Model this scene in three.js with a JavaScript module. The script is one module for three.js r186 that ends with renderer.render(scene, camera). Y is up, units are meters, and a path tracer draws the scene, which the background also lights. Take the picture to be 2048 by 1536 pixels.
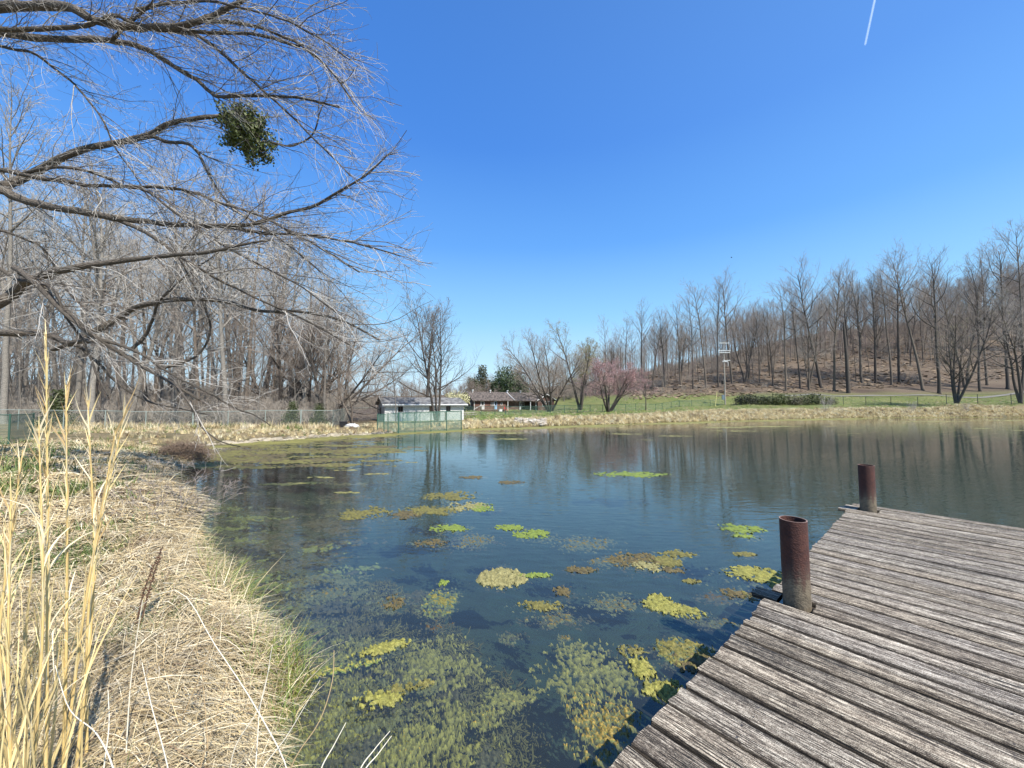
import * as THREE from 'three';
import { createNoise2D, createNoise3D } from 'simplex-noise';

// ------------------------------------------------------------------ camera, sky, sun, exposure
const scene = new THREE.Scene();
const EYE = 2.2, PITCH = Math.atan(35.5 / 768), FOC = 768;
const camera = new THREE.PerspectiveCamera(90, 4 / 3, 0.05, 9000);
camera.position.set(0, EYE, 0);
camera.rotation.set(PITCH, 0, 0);
const renderer = new THREE.WebGLRenderer({ antialias: true });
renderer.toneMapping = THREE.LinearToneMapping;
renderer.toneMappingExposure = 1.6;
renderer.shadowMap.enabled = true;

const rad = (d) => (d * Math.PI) / 180;
const SUN_AZ = rad(138), SUN_EL = rad(50);          // azimuth clockwise from the view direction (-z)
const sunDir = new THREE.Vector3(Math.sin(SUN_AZ) * Math.cos(SUN_EL), Math.sin(SUN_EL), -Math.cos(SUN_AZ) * Math.cos(SUN_EL));
{
  const w = 512, h = 256, data = new Float32Array(w * h * 4);
  const stops = [[0, .68, .88, 1.0], [5, .52, .80, 1.0], [12, .30, .62, .98], [22, .135, .385, .89], [34, .075, .255, .74], [50, .045, .18, .58], [90, .03, .13, .46]];
  for (let j = 0; j < h; j++) for (let i = 0; i < w; i++) {
    const el = ((j + .5) / h - .5) * Math.PI, az = ((i + .5) / w - .5) * 2 * Math.PI;
    const y = Math.sin(el), x = Math.cos(az) * Math.cos(el), z = Math.sin(az) * Math.cos(el);
    const e = Math.max(0, (el * 180) / Math.PI);
    let k = 0; while (k < stops.length - 2 && e > stops[k + 1][0]) k++;
    const a = stops[k], b = stops[k + 1], t = Math.min(1, (e - a[0]) / (b[0] - a[0]));
    const c = Math.max(0, x * sunDir.x + y * sunDir.y + z * sunDir.z);
    const add = .17 * Math.pow(c, 1.25) + .5 * Math.pow(c, 40);
    const o = (j * w + i) * 4, m = [.72, 1.12, 1.25];
    for (let n = 0; n < 3; n++) data[o + n] = (a[n + 1] + (b[n + 1] - a[n + 1]) * t + add * m[n]) / 1.42;
    data[o + 3] = 1;
  }
  const sky = new THREE.DataTexture(data, w, h, THREE.RGBAFormat, THREE.FloatType);
  sky.mapping = THREE.EquirectangularReflectionMapping; sky.magFilter = THREE.LinearFilter; sky.needsUpdate = true;
  scene.background = sky; scene.environment = sky;
}
const sun = new THREE.DirectionalLight(new THREE.Color().setRGB(1, .945, .85), 5);
sun.name = 'sun';
sun.position.copy(sunDir).multiplyScalar(200); sun.castShadow = true;
sun.shadow.mapSize.set(4096, 4096);
Object.assign(sun.shadow.camera, { left: -140, right: 140, top: 140, bottom: -140, near: 1, far: 500 });
scene.add(sun, sun.target);

// ------------------------------------------------------------------ helpers
function rng(seed) { let s = seed >>> 0; return () => { s = (s + 0x6d2b79f5) | 0; let t = Math.imul(s ^ (s >>> 15), 1 | s); t = (t + Math.imul(t ^ (t >>> 7), 61 | t)) ^ t; return ((t ^ (t >>> 14)) >>> 0) / 4294967296; }; }
const R0 = rng(11);
const n2 = createNoise2D(rng(5)), n2b = createNoise2D(rng(77)), n3 = createNoise3D(rng(9));
const V = (x, y, z) => new THREE.Vector3(x, y, z);
const clamp = (x, a, b) => Math.min(b, Math.max(a, x)), lerp = (a, b, t) => a + (b - a) * t;
const smooth = (a, b, x) => { const t = clamp((x - a) / (b - a), 0, 1); return t * t * (3 - 2 * t); };
const fbm = (x, y, o = 4) => { let s = 0, a = .5, f = 1; for (let i = 0; i < o; i++) { s += a * n2(x * f + i * 17.3, y * f - i * 9.1); a *= .5; f *= 2.03; } return s; };
// a point of the place: seen along picture point (px, py), at `depth` metres ahead of the eye
function ray(px, py) {
  const a = (px - 1024) / FOC, b = (768 - py) / FOC, c = Math.cos(PITCH), s = Math.sin(PITCH);
  return V(a, s + b * c, -c + b * s);
}
function P(px, py, depth) { const d = ray(px, py); const t = depth / -d.z; return V(d.x * t, EYE + d.y * t, -depth); }
function W(px, py, h = 0) { const d = ray(px, py); const t = (h - EYE) / d.y; return V(d.x * t, h, d.z * t); }

const used = new Map();
function numbered(name) { const n = used.get(name) ?? 0; used.set(name, n + 1); return n ? `${name}_${String(n).padStart(3, '0')}` : name; }
function tag(o, label, category, group, kind) {
  if (label) o.userData.label = label;
  if (category) o.userData.category = category;
  if (group) o.userData.group = group;
  if (kind) o.userData.kind = kind;
  return o;
}
function base(name, label, category, pos, turn = 0, group) {
  const o = new THREE.Group(); o.name = numbered(name); o.position.copy(pos); o.rotation.y = turn; scene.add(o);
  return tag(o, label, category, group);
}
function part(name, geo, mat, parent, pos) { const m = new THREE.Mesh(geo, mat); m.name = name; parent.add(m); if (pos) m.position.copy(pos); return m; }
function single(name, geo, mat, label, category, group, kind) { const m = new THREE.Mesh(geo, mat); m.name = numbered(name); scene.add(m); return tag(m, label, category, group, kind); }

// geometry collector
class GB {
  constructor() { this.p = []; this.n = []; this.c = []; this.u = []; this.i = []; this.col = null; }
  v(p, n, u = 0, w = 0) {
    this.p.push(p.x, p.y, p.z); this.n.push(n.x, n.y, n.z); this.u.push(u, w);
    const c = this.col ?? [1, 1, 1]; this.c.push(c[0], c[1], c[2]);
    return this.p.length / 3 - 1;
  }
  tube(pts, rads, sides, cap = false) {
    let T = V(0, 0, 0), N = null; const B = V(0, 0, 0); let L = 0, first = this.p.length / 3;
    for (let k = 0; k < pts.length; k++) {
      T.copy(pts[Math.min(k + 1, pts.length - 1)]).sub(pts[Math.max(k - 1, 0)]).normalize();
      if (!N) { N = Math.abs(T.y) < .9 ? V(0, 1, 0) : V(1, 0, 0); }
      N.addScaledVector(T, -N.dot(T)); if (N.lengthSq() < 1e-8) N.set(.3, .5, .8).addScaledVector(T, -(T.x * .3 + T.y * .5 + T.z * .8)); N.normalize();
      B.crossVectors(T, N);
      if (k) L += pts[k].distanceTo(pts[k - 1]);
      for (let s = 0; s < sides; s++) {
        const a = (s / sides) * 2 * Math.PI, nx = N.clone().multiplyScalar(Math.cos(a)).addScaledVector(B, Math.sin(a));
        this.v(pts[k].clone().addScaledVector(nx, rads[k]), nx, s / sides, L);
      }
    }
    for (let k = 0; k < pts.length - 1; k++) for (let s = 0; s < sides; s++) {
      const a = first + k * sides + s, b = first + k * sides + (s + 1) % sides;
      this.i.push(a, b, a + sides, b, b + sides, a + sides);
    }
    if (cap) for (const k of [0, pts.length - 1]) {
      const d = pts[k].clone().sub(pts[k ? k - 1 : 1]).normalize(), c = this.v(pts[k], d);
      const ring = []; for (let s = 0; s < sides; s++) { const q = (first + k * sides + s) * 3; ring.push(this.v(V(this.p[q], this.p[q + 1], this.p[q + 2]), d)); }
      for (let s = 0; s < sides; s++) this.i.push(c, ring[k ? s : (s + 1) % sides], ring[k ? (s + 1) % sides : s]);
    }
    return this;
  }
  quad(a, b, c, d, n) {
    n ??= b.clone().sub(a).cross(d.clone().sub(a)).normalize();
    const k = this.v(a, n, 0, 0); this.v(b, n, 1, 0); this.v(c, n, 1, 1); this.v(d, n, 0, 1);
    this.i.push(k, k + 1, k + 2, k, k + 2, k + 3); return this;
  }
  tri(a, b, c) { const n = b.clone().sub(a).cross(c.clone().sub(a)).normalize(), k = this.v(a, n); this.v(b, n, 1, 0); this.v(c, n, 0, 1); this.i.push(k, k + 1, k + 2); return this; }
  // box from (x0,y0,z0) to (x1,y1,z1); m: optional matrix; uv in metres along the longest axis
  box(x0, y0, z0, x1, y1, z1, m) {
    const g = new THREE.BoxGeometry(x1 - x0, y1 - y0, z1 - z0); g.translate((x0 + x1) / 2, (y0 + y1) / 2, (z0 + z1) / 2);
    if (m) g.applyMatrix4(m);
    return this.add(g);
  }
  add(g) {
    const k = this.p.length / 3, a = g.attributes, c = this.col ?? [1, 1, 1];
    for (let i = 0; i < a.position.count; i++) { this.p.push(a.position.getX(i), a.position.getY(i), a.position.getZ(i)); this.n.push(a.normal.getX(i), a.normal.getY(i), a.normal.getZ(i)); this.u.push(a.uv ? a.uv.getX(i) : 0, a.uv ? a.uv.getY(i) : 0); this.c.push(...c); }
    if (g.index) for (let i = 0; i < g.index.count; i++) this.i.push(k + g.index.getX(i)); else for (let i = 0; i < a.position.count; i++) this.i.push(k + i);
    return this;
  }
  geo() {
    const g = new THREE.BufferGeometry();
    g.setAttribute('position', new THREE.Float32BufferAttribute(this.p, 3)); g.setAttribute('normal', new THREE.Float32BufferAttribute(this.n, 3));
    g.setAttribute('uv', new THREE.Float32BufferAttribute(this.u, 2)); g.setAttribute('color', new THREE.Float32BufferAttribute(this.c, 3)); g.setIndex(this.i);
    return g;
  }
}
function tex(w, h, fn, srgb = false, repeat) {
  const d = new Uint8Array(w * h * 4);
  for (let y = 0; y < h; y++) for (let x = 0; x < w; x++) { const c = fn(x, y, x / w, y / h), o = (y * w + x) * 4; for (let k = 0; k < 3; k++) d[o + k] = clamp((typeof c === 'number' ? c : c[k]) * 255, 0, 255); d[o + 3] = 255; }
  const t = new THREE.DataTexture(d, w, h); t.wrapS = t.wrapT = THREE.RepeatWrapping; t.magFilter = THREE.LinearFilter; t.minFilter = THREE.LinearMipmapLinearFilter;
  if (srgb) t.colorSpace = THREE.SRGBColorSpace; if (repeat) t.repeat.set(...repeat); t.needsUpdate = true; return t;
}
// seamless noise on the unit square
const tile = (u, v, f, s = 0) => { const a = u * 2 * Math.PI, b = v * 2 * Math.PI, r = f / (2 * Math.PI); return n3(Math.cos(a) * r + s, Math.sin(a) * r + Math.cos(b) * r * 1.7, Math.sin(b) * r * 1.7 - s); };
const std = (rgb, rough = .9, more = {}) => { const m = new THREE.MeshStandardMaterial({ roughness: rough, ...more }); m.color.setRGB(...rgb); return m; };

// ------------------------------------------------------------------ the pond's outline and the ground
const SHORE = [[-1.45, 2.31], [-1.1, 1.6], [-.5, .8], [.4, -.2], [2.2, -1.2], [7, -1.8], [18, -2.2], [42, 0], [80, 9], [96, 28], [90, 48],
  [76, 55.3], [62.2, 54.5], [54, 53.2], [45.8, 52], [36.7, 49], [28, 45.6], [21, 42.8], [16, 40.5], [11.2, 38], [7, 36.2], [3.4, 34.8], [-1, 32.8], [-3.5, 31.2], [-5.4, 30.2], [-7.4, 28.6],
  [-8.6, 27.3], [-10.7, 25.4], [-11.7, 24.4], [-12.7, 23], [-14.3, 21], [-15.6, 19.3], [-16, 17.9], [-14.6, 16.4], [-12.6, 15.2], [-11.4, 13.9], [-11.1, 12.8], [-10.4, 11.6], [-9.1, 10.2], [-7.7, 9.1], [-6.6, 8.1], [-5.75, 6.9],
  [-4.9, 6.0], [-4.25, 5.4], [-3.6, 4.9], [-3.2, 4.45], [-2.75, 4.0], [-2.35, 3.7], [-2.0, 3.4], [-1.85, 3.0], [-1.7, 2.65]];
function shoreDist(x, d) {                       // > 0 on land
  let best = 1e9, inside = false;
  for (let i = 0, j = SHORE.length - 1; i < SHORE.length; j = i++) {
    const [ax, ay] = SHORE[i], [bx, by] = SHORE[j];
    if ((ay > d) !== (by > d) && x < ((bx - ax) * (d - ay)) / (by - ay) + ax) inside = !inside;
    const ex = bx - ax, ey = by - ay, t = clamp(((x - ax) * ex + (d - ay) * ey) / (ex * ex + ey * ey), 0, 1);
    best = Math.min(best, (x - ax - ex * t) ** 2 + (d - ay - ey * t) ** 2);
  }
  return (inside ? -1 : 1) * Math.sqrt(best);
}
const CP = [[-2, 1, .5], [-4, 3, .5], [-6, 6, .5], [-9, 9, .5], [-12, 12, .45], [-17, 17, .4], [-18, 22, .35], [-15, 27, .25], [-26, 27, .22], [-12, 31, .22], [-30, 35, .3], [-40, 20, .6], [-20, 5, .8], [-12, 0, .9],
  [0, -2, .55], [10, -5, .6], [40, -6, .8], [0, -14, .1], [30, -25, 0], [-40, -10, 1], [-5, 40, .25], [5, 46, .3], [-13, 40, .25], [-4, 60, .2], [-9, 86, .08], [9, 97, .15], [0, 92, .1], [8.6, 62, .38], [33.9, 78, 1.0],
  [16, 115, 2.7], [25, 100, 3.0], [34, 92, 3.2], [48.8, 88, 3.2], [74.8, 84, 3.1], [96.5, 78, 2.9], [67, 76, 1.6], [80, 62, 1.7], [23, 48, .95], [3.8, 39.5, .5], [12, 44, .6], [50, 58, 1.1], [70, 61, 1.4], [36, 62, .9],
  [47.8, 120, 10], [80.6, 130, 17.5], [128, 150, 30], [200, 150, 39], [88, 100, 9.5], [60, 100, 7.5], [45, 100, 6], [120.7, 95, 9.5], [152, 120, 21.5], [60, 180, 14], [128, 200, 30], [200, 220, 42], [300, 150, 48], [4.7, 140, 6], [-17.5, 160, 3.5],
  [-43.7, 150, 1.2], [30, 150, 10], [10, 220, 9], [-60, 250, 3], [-40, 60, .6], [-60, 40, .8], [-80, 80, 1.5], [-150, 60, 4], [-150, 0, 3], [-100, 200, 2.5], [104, 20, 3], [110, 45, 4], [150, 50, 9], [95, -10, 1.5], [300, 20, 20], [-300, 100, 8], [0, 400, 8], [-300, 400, 4], [300, 400, 40], [0, -100, -2], [200, -100, 2], [-200, -100, 2]];
const CW = (() => {                               // smooth surface through those points (multiquadrics)
  const n = CP.length, A = CP.map((p, i) => [...CP.map((q, j) => -Math.sqrt((p[0] - q[0]) ** 2 + (p[1] - q[1]) ** 2 + 20) - (i === j ? .4 : 0)), 1, p[0] / 100, p[1] / 100, p[2]]);
  for (const f of [() => 1, (q) => q[0] / 100, (q) => q[1] / 100]) A.push([...CP.map(f), 0, 0, 0, 0]);
  const m = n + 3;
  for (let c = 0; c < m; c++) { let b = c; for (let r = c + 1; r < m; r++) if (Math.abs(A[r][c]) > Math.abs(A[b][c])) b = r; [A[c], A[b]] = [A[b], A[c]]; for (let r = 0; r < m; r++) if (r !== c) { const k = A[r][c] / A[c][c]; if (k) for (let j = c; j <= m; j++) A[r][j] -= k * A[c][j]; } }
  return A.map((r, i) => r[m] / r[i]);
})();
function landHeight(x, d) {
  const n = CP.length; let s = CW[n] + CW[n + 1] * x / 100 + CW[n + 2] * d / 100;
  for (let i = 0; i < n; i++) s -= CW[i] * Math.sqrt((x - CP[i][0]) ** 2 + (d - CP[i][1]) ** 2 + 20);
  return s;
}
function ground(x, d, s = shoreDist(x, d)) {
  const far = Math.hypot(x, d);
  if (s > 0) {
    const w = clamp(far * .11, .55, 5.5), H = landHeight(x, d);
    const rough = (.05 * n2(x * .9, d * .9) + .03 * n2b(x * 2.7, d * 2.7)) * clamp(far / 8, .6, 1.5) * smooth(0, w, s) + (far > 80 ? .35 * n2(x * .09, d * .09) : 0);
    return H * Math.pow(smooth(-w * .45, w, s), 1.0) * smooth(0, w * .35, s + w * .06) + rough * smooth(0, 1, s);
  }
  const k = -s;
  return -Math.min(1.0, .05 + .3 * k) + .09 * n2(x * 1.3, d * 1.3) * smooth(0, 1, k) + .03 * n2b(x * 4, d * 4) * smooth(0, .6, k);
}

function axis(lo, a, b, hi, step, grow) {
  const out = []; for (let x = a; x <= b + 1e-6; x += step) out.push(x);
  for (let x = b, s = step; x < hi;) { s *= grow; x += s; out.push(x); }
  for (let x = a, s = step; x > lo;) { s *= grow; x -= s; out.unshift(x); }
  return out;
}
const XS = axis(-420, -9, 3.5, 420, .13, 1.034), DS = axis(-160, -.5, 14, 560, .13, 1.03);
const HG = [];
function meshGround(x, d) {                        // height of the ground sheet as it is built
  const find = (A, q) => { let a = 0, b = A.length - 1; while (b - a > 1) { const m = (a + b) >> 1; if (A[m] <= q) a = m; else b = m; } return a; };
  const i = find(XS, x), j = find(DS, d), u = clamp((x - XS[i]) / (XS[i + 1] - XS[i]), 0, 1), v = clamp((d - DS[j]) / (DS[j + 1] - DS[j]), 0, 1), n = XS.length, o = j * n + i;
  return lerp(lerp(HG[o], HG[o + 1], u), lerp(HG[o + n], HG[o + n + 1], u), v);
}
const G = (x, d) => V(x, meshGround(x, d), -d);       // a point on the ground
const onG = (px, depth) => G(((px - 1024) / FOC) * depth, depth);
const detail = tex(512, 512, (x, y, u, v) => { const a = tile(u, v, 9, 1), b = tile(u, v, 31, 4), c = tile(u, v, 90, 8); return clamp(.66 + .16 * a + .2 * b + .26 * c, 0, 1); });
const detailBump = tex(512, 512, (x, y, u, v) => .5 + .25 * tile(u, v, 28, 3) + .25 * tile(u, v, 80, 6));
const mix3 = (a, b, t) => [lerp(a[0], b[0], t), lerp(a[1], b[1], t), lerp(a[2], b[2], t)];
const STRAW = [.34, .26, .135], STRAW2 = [.22, .16, .08], GREEN = [.055, .08, .018], LAWN = [.15, .19, .042], LITTER = [.21, .155, .104], LITTER2 = [.095, .063, .043], SILT = [.145, .105, .04], DEEP = [.006, .025, .023];
function groundColor(x, d, s, h) {
  const a = fbm(x * .35, d * .35), b = n2b(x * 1.6, d * 1.6), c = n2(x * .06, d * .06), far = Math.hypot(x, d);
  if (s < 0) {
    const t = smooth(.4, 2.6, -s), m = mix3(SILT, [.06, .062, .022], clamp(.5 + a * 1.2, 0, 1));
    return mix3(mix3(m, [.026, .022, .013], clamp(b * .7, 0, .7)), DEEP, t * .93);  // DEEP paints the dimming and scatter of murky water into the bottom colour
  }
  const straw = mix3(STRAW, STRAW2, clamp(.4 + a + b * .25, 0, 1));
  let col = mix3(straw, GREEN, smooth(-.05, .4, a + .12 * b) * (far < 25 ? .75 : .5));
  if (s < .5) col = mix3([.13, .1, .055], col, smooth(0, .5, s));
  if (d > 36 && x > -12) {                                   // lawn past the far bank
    const bank = smooth(5, 11, s + 2 * a);
    const lawn = mix3(LAWN, [.27, .26, .09], clamp(.35 + a * .9 + b * .2, 0, 1));
    col = mix3(mix3(STRAW, [.26, .225, .09], clamp(.4 + a, 0, 1)), lawn, bank);
  }
  const hill = smooth(3.2, 4.6, h + .5 * a) * smooth(14, 40, x + (d - 90) * .6) * (d > 60 ? 1 : smooth(85, 100, x));
  const wood = smooth(29, 33, d + 2 * a + (x + 26) * .12) * smooth(-12, -17, x) + smooth(112, 128, d);
  const lit = mix3(LITTER, LITTER2, clamp(.42 + a * 1.0 + .55 * n2(x * .22 + 9, d * .7) + .35 * n2(x * .5, d * 1.6 + 4) + b * .35 + c * .2, 0, 1));  // stretched dark streaks paint fallen logs and tree shadows into the litter
  return mix3(col, lit, clamp(hill + wood, 0, 1));
}
const groundMat = new THREE.MeshStandardMaterial({ vertexColors: true, roughness: .95, map: detail, bumpMap: detailBump, bumpScale: .03 });
const waterCells = [];
{
  const g = new GB(), nx = XS.length, H = HG, S = [];
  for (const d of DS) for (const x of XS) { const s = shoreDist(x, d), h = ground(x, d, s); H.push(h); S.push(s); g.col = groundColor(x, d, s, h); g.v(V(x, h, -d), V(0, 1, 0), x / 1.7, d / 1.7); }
  for (let j = 0; j < DS.length - 1; j++) for (let i = 0; i < nx - 1; i++) {
    const a = j * nx + i; g.i.push(a, a + 1, a + nx, a + 1, a + nx + 1, a + nx);
    if (Math.min(S[a], S[a + 1], S[a + nx], S[a + nx + 1]) < .05) waterCells.push([i, j]);
  }
  const geo = g.geo(); geo.computeVertexNormals();
  single('ground', geo, groundMat, 'grassy banks, lawn and leaf covered hillside round the pond', 'ground', null, 'structure');
}
// water: a thin, clear, slightly tinted sheet with ripples
{
  const g = new GB(), map = new Map(), key = (i, j) => { const k = i * 10000 + j; if (!map.has(k)) map.set(k, g.v(V(XS[i], 0, -DS[j]), V(0, 1, 0), XS[i] / 7, DS[j] / 7)); return map.get(k); };
  for (const [i, j] of waterCells) { const a = key(i, j), b = key(i + 1, j), c = key(i, j + 1), d = key(i + 1, j + 1); g.i.push(a, b, c, b, d, c); }
  const ripple = tex(1024, 1024, (x, y, u, v) => {
    const k = 2 * Math.PI, w = .5 * tile(u, v, 5, 2);
    let s = 0;
    for (const [a, b, amp] of [[3, 19, .5], [-5, 27, .4], [7, 38, .3], [2, 47, .28], [-11, 33, .25], [13, 21, .25], [-4, 61, .16]]) s += amp * Math.sin(k * (a * u + b * v) + 5 * w + a * 3.1) * (.6 + .8 * tile(u, v, 4, a));
    return clamp(.5 + .16 * s + .07 * tile(u, v, 40, 9), 0, 1);
  });
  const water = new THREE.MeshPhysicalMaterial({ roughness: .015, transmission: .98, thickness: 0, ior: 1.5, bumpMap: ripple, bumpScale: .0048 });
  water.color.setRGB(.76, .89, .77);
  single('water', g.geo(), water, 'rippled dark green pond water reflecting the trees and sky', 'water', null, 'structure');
}
// ------------------------------------------------------------------ shed, house, fences, pole
const noiseMap = tex(256, 256, (x, y, u, v) => clamp(.78 + .22 * tile(u, v, 8, 2) + .22 * tile(u, v, 40, 5), 0, 1));
const blotch = tex(256, 256, (x, y, u, v) => clamp(.7 + .5 * tile(u, v, 6, 12) + .2 * tile(u, v, 26, 15), 0, 1));
const M = {
  white: std([.62, .62, .60], .8, { map: noiseMap }), trim: std([.72, .71, .68], .7), dark: std([.015, .014, .013], .9), brownFrame: std([.09, .06, .045], .8),
  shingle: std([.2, .195, .19], .95, { map: blotch }), brownRoof: std([.13, .105, .09], .95, { map: blotch }), brick: std([.15, .085, .066], .95, { map: noiseMap }),
  siding: std([.10, .065, .05], .9, { map: noiseMap }), glass: std([.03, .035, .04], .08), metal: std([.5, .51, .52], .45, { metalness: .7 }), wood: std([.24, .15, .1], .9, { map: noiseMap }),
  green: std([.03, .085, .06], .6), greenWire: std([.15, .26, .20], .6), greyWire: std([.26, .30, .27], .55), red: std([.5, .03, .03], .6), pole: std([.40, .36, .31], .9, { map: noiseMap }), paleMetal: std([.62, .63, .62], .5),
  road: std([.24, .225, .2], .95, { map: noiseMap }), rock: std([.37, .33, .28], .95, { map: blotch }), blue: std([.25, .42, .6], .7),
};
const boxGeo = (x0, y0, z0, x1, y1, z1) => new GB().box(x0, y0, z0, x1, y1, z1).geo();
// gable roof over x0..x1, eave lines at z = -f (front) and z = b, ridge between them; a slab with thickness
function gableRoof(x0, x1, zf, zb, eave, ridge, t = .12) {
  const s = new THREE.Shape(), zm = (zf + zb) / 2;
  s.moveTo(zf, eave); s.lineTo(zm, ridge); s.lineTo(zb, eave); s.lineTo(zb, eave + t); s.lineTo(zm, ridge + t * 1.15); s.lineTo(zf, eave + t); s.closePath();
  const g = new THREE.ExtrudeGeometry(s, { depth: x1 - x0, bevelEnabled: false, steps: 1 });
  g.rotateY(-Math.PI / 2); g.scale(-1, 1, 1);      // shape x -> z, extrusion -> x
  const idx = g.index; if (!idx) { const p = g.attributes.position; const q = p.array; for (let i = 0; i < q.length; i += 9) for (let k = 0; k < 3; k++) { const w = q[i + 3 + k]; q[i + 3 + k] = q[i + 6 + k]; q[i + 6 + k] = w; } }
  g.translate(x0, 0, 0); g.computeVertexNormals();
  const u = g.attributes.uv, p = g.attributes.position; for (let i = 0; i < p.count; i++) u.setXY(i, p.getX(i) / 3.1, (p.getZ(i) + p.getY(i)) / 3.1);
  return g;
}
// wall with a gabled top, in the y-z plane, between x and x + t
function gableWall(x, t, zf, zb, y0, eave, ridge) {
  const s = new THREE.Shape(); s.moveTo(zf, y0); s.lineTo(zb, y0); s.lineTo(zb, eave); s.lineTo((zf + zb) / 2, ridge); s.lineTo(zf, eave); s.closePath();
  const g = new THREE.ExtrudeGeometry(s, { depth: t, bevelEnabled: false }); g.rotateY(-Math.PI / 2); g.translate(x + t, 0, 0); return g;
}
function windowPart(parent, x, y, z, w, h, frameMat, paneMat, cols = 1, rows = 1, t = .05) {    // faces +z at plane z
  const f = new GB(), b = .05;
  f.box(x, y, z, x + w, y + b, z + t).box(x, y + h - b, z, x + w, y + h, z + t).box(x, y + b, z, x + b, y + h - b, z + t).box(x + w - b, y + b, z, x + w, y + h - b, z + t);
  for (let k = 1; k < cols; k++) f.box(x + w * k / cols - .025, y + b, z + .005, x + w * k / cols + .025, y + h - b, z + t - .004);
  for (let k = 1; k < rows; k++) f.box(x + b, y + h * k / rows - .02, z + .008, x + w - b, y + h * k / rows + .02, z + t - .008);
  const win = part('window', f.geo(), frameMat, parent);
  part('pane', boxGeo(x + b * .9, y + b * .9, z - .004, x + w - b * .9, y + h - b * .9, z + .006), paneMat, win);
  return win;
}
{ // white shed; local x along its front, +z towards the pond
  const A = V(((770 - 1024) / FOC) * 38, 0, -38), th = rad(27), L = 8.25, D = 4.4;
  const o = base('white_shed', 'long low white shed with weathered grey gable roof behind the green cage', 'shed', V(A.x, .05, A.z), th);
  const E = 1.86, RG = 2.52;
  const w = new GB();
  const ops = [[1.28, .5], [4.45, .52], [6.25, .5]];           // window openings: x, width
  let x = 0; for (const [a, b] of [...ops, [L, 0]]) { w.box(x, 0, -.18, a, E - .02, 0); if (b) { w.box(a, 0, -.18, a + b, 1.12, 0).box(a, 1.72, -.18, a + b, E - .02, 0); } x = a + b; }
  w.box(.18, 0, -D, L - .18, E - .02, -D + .18);
  part('wall', w.geo(), M.white, o);
  for (const ex of [0, L - .18]) part('end_wall', gableWall(ex, .18, -.18, -D, 0, E - .03, RG - .04), M.white, o);
  part('floor', boxGeo(.18, -.4, -D + .18, L - .18, .02, -.18), M.dark, o);
  part('roof', gableRoof(-.3, L + .3, .34, -D - .34, E - .05, RG, .09), M.shingle, o);
  part('fascia', boxGeo(-.31, E - .14, .345, L + .31, E + .03, .375), M.trim, o);
  part('gutter', new GB().tube([V(-.3, E - .02, .41), V(L + .3, E - .03, .41)], [.045, .045], 6, true).geo(), M.paleMetal, o);
  part('downspout', boxGeo(3.0, .1, .01, 3.06, E - .1, .06), M.trim, o);
  windowPart(o, 1.28, 1.12, -.1, .5, .6, M.brownFrame, M.dark, 2); windowPart(o, 4.45, 1.12, -.1, .52, .6, M.brownFrame, M.wood, 2); windowPart(o, 6.25, 1.12, -.1, .5, .6, M.brownFrame, M.glass, 2);
  part('hatch', boxGeo(6.12, .05, .004, 6.3, 1.08, .03), M.siding, o);
  const ev = new GB(); ev.box(-.02, .7, -2.9, -.003, 1.55, -2.3); part('door', ev.geo(), M.brownFrame, o);
}
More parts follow.
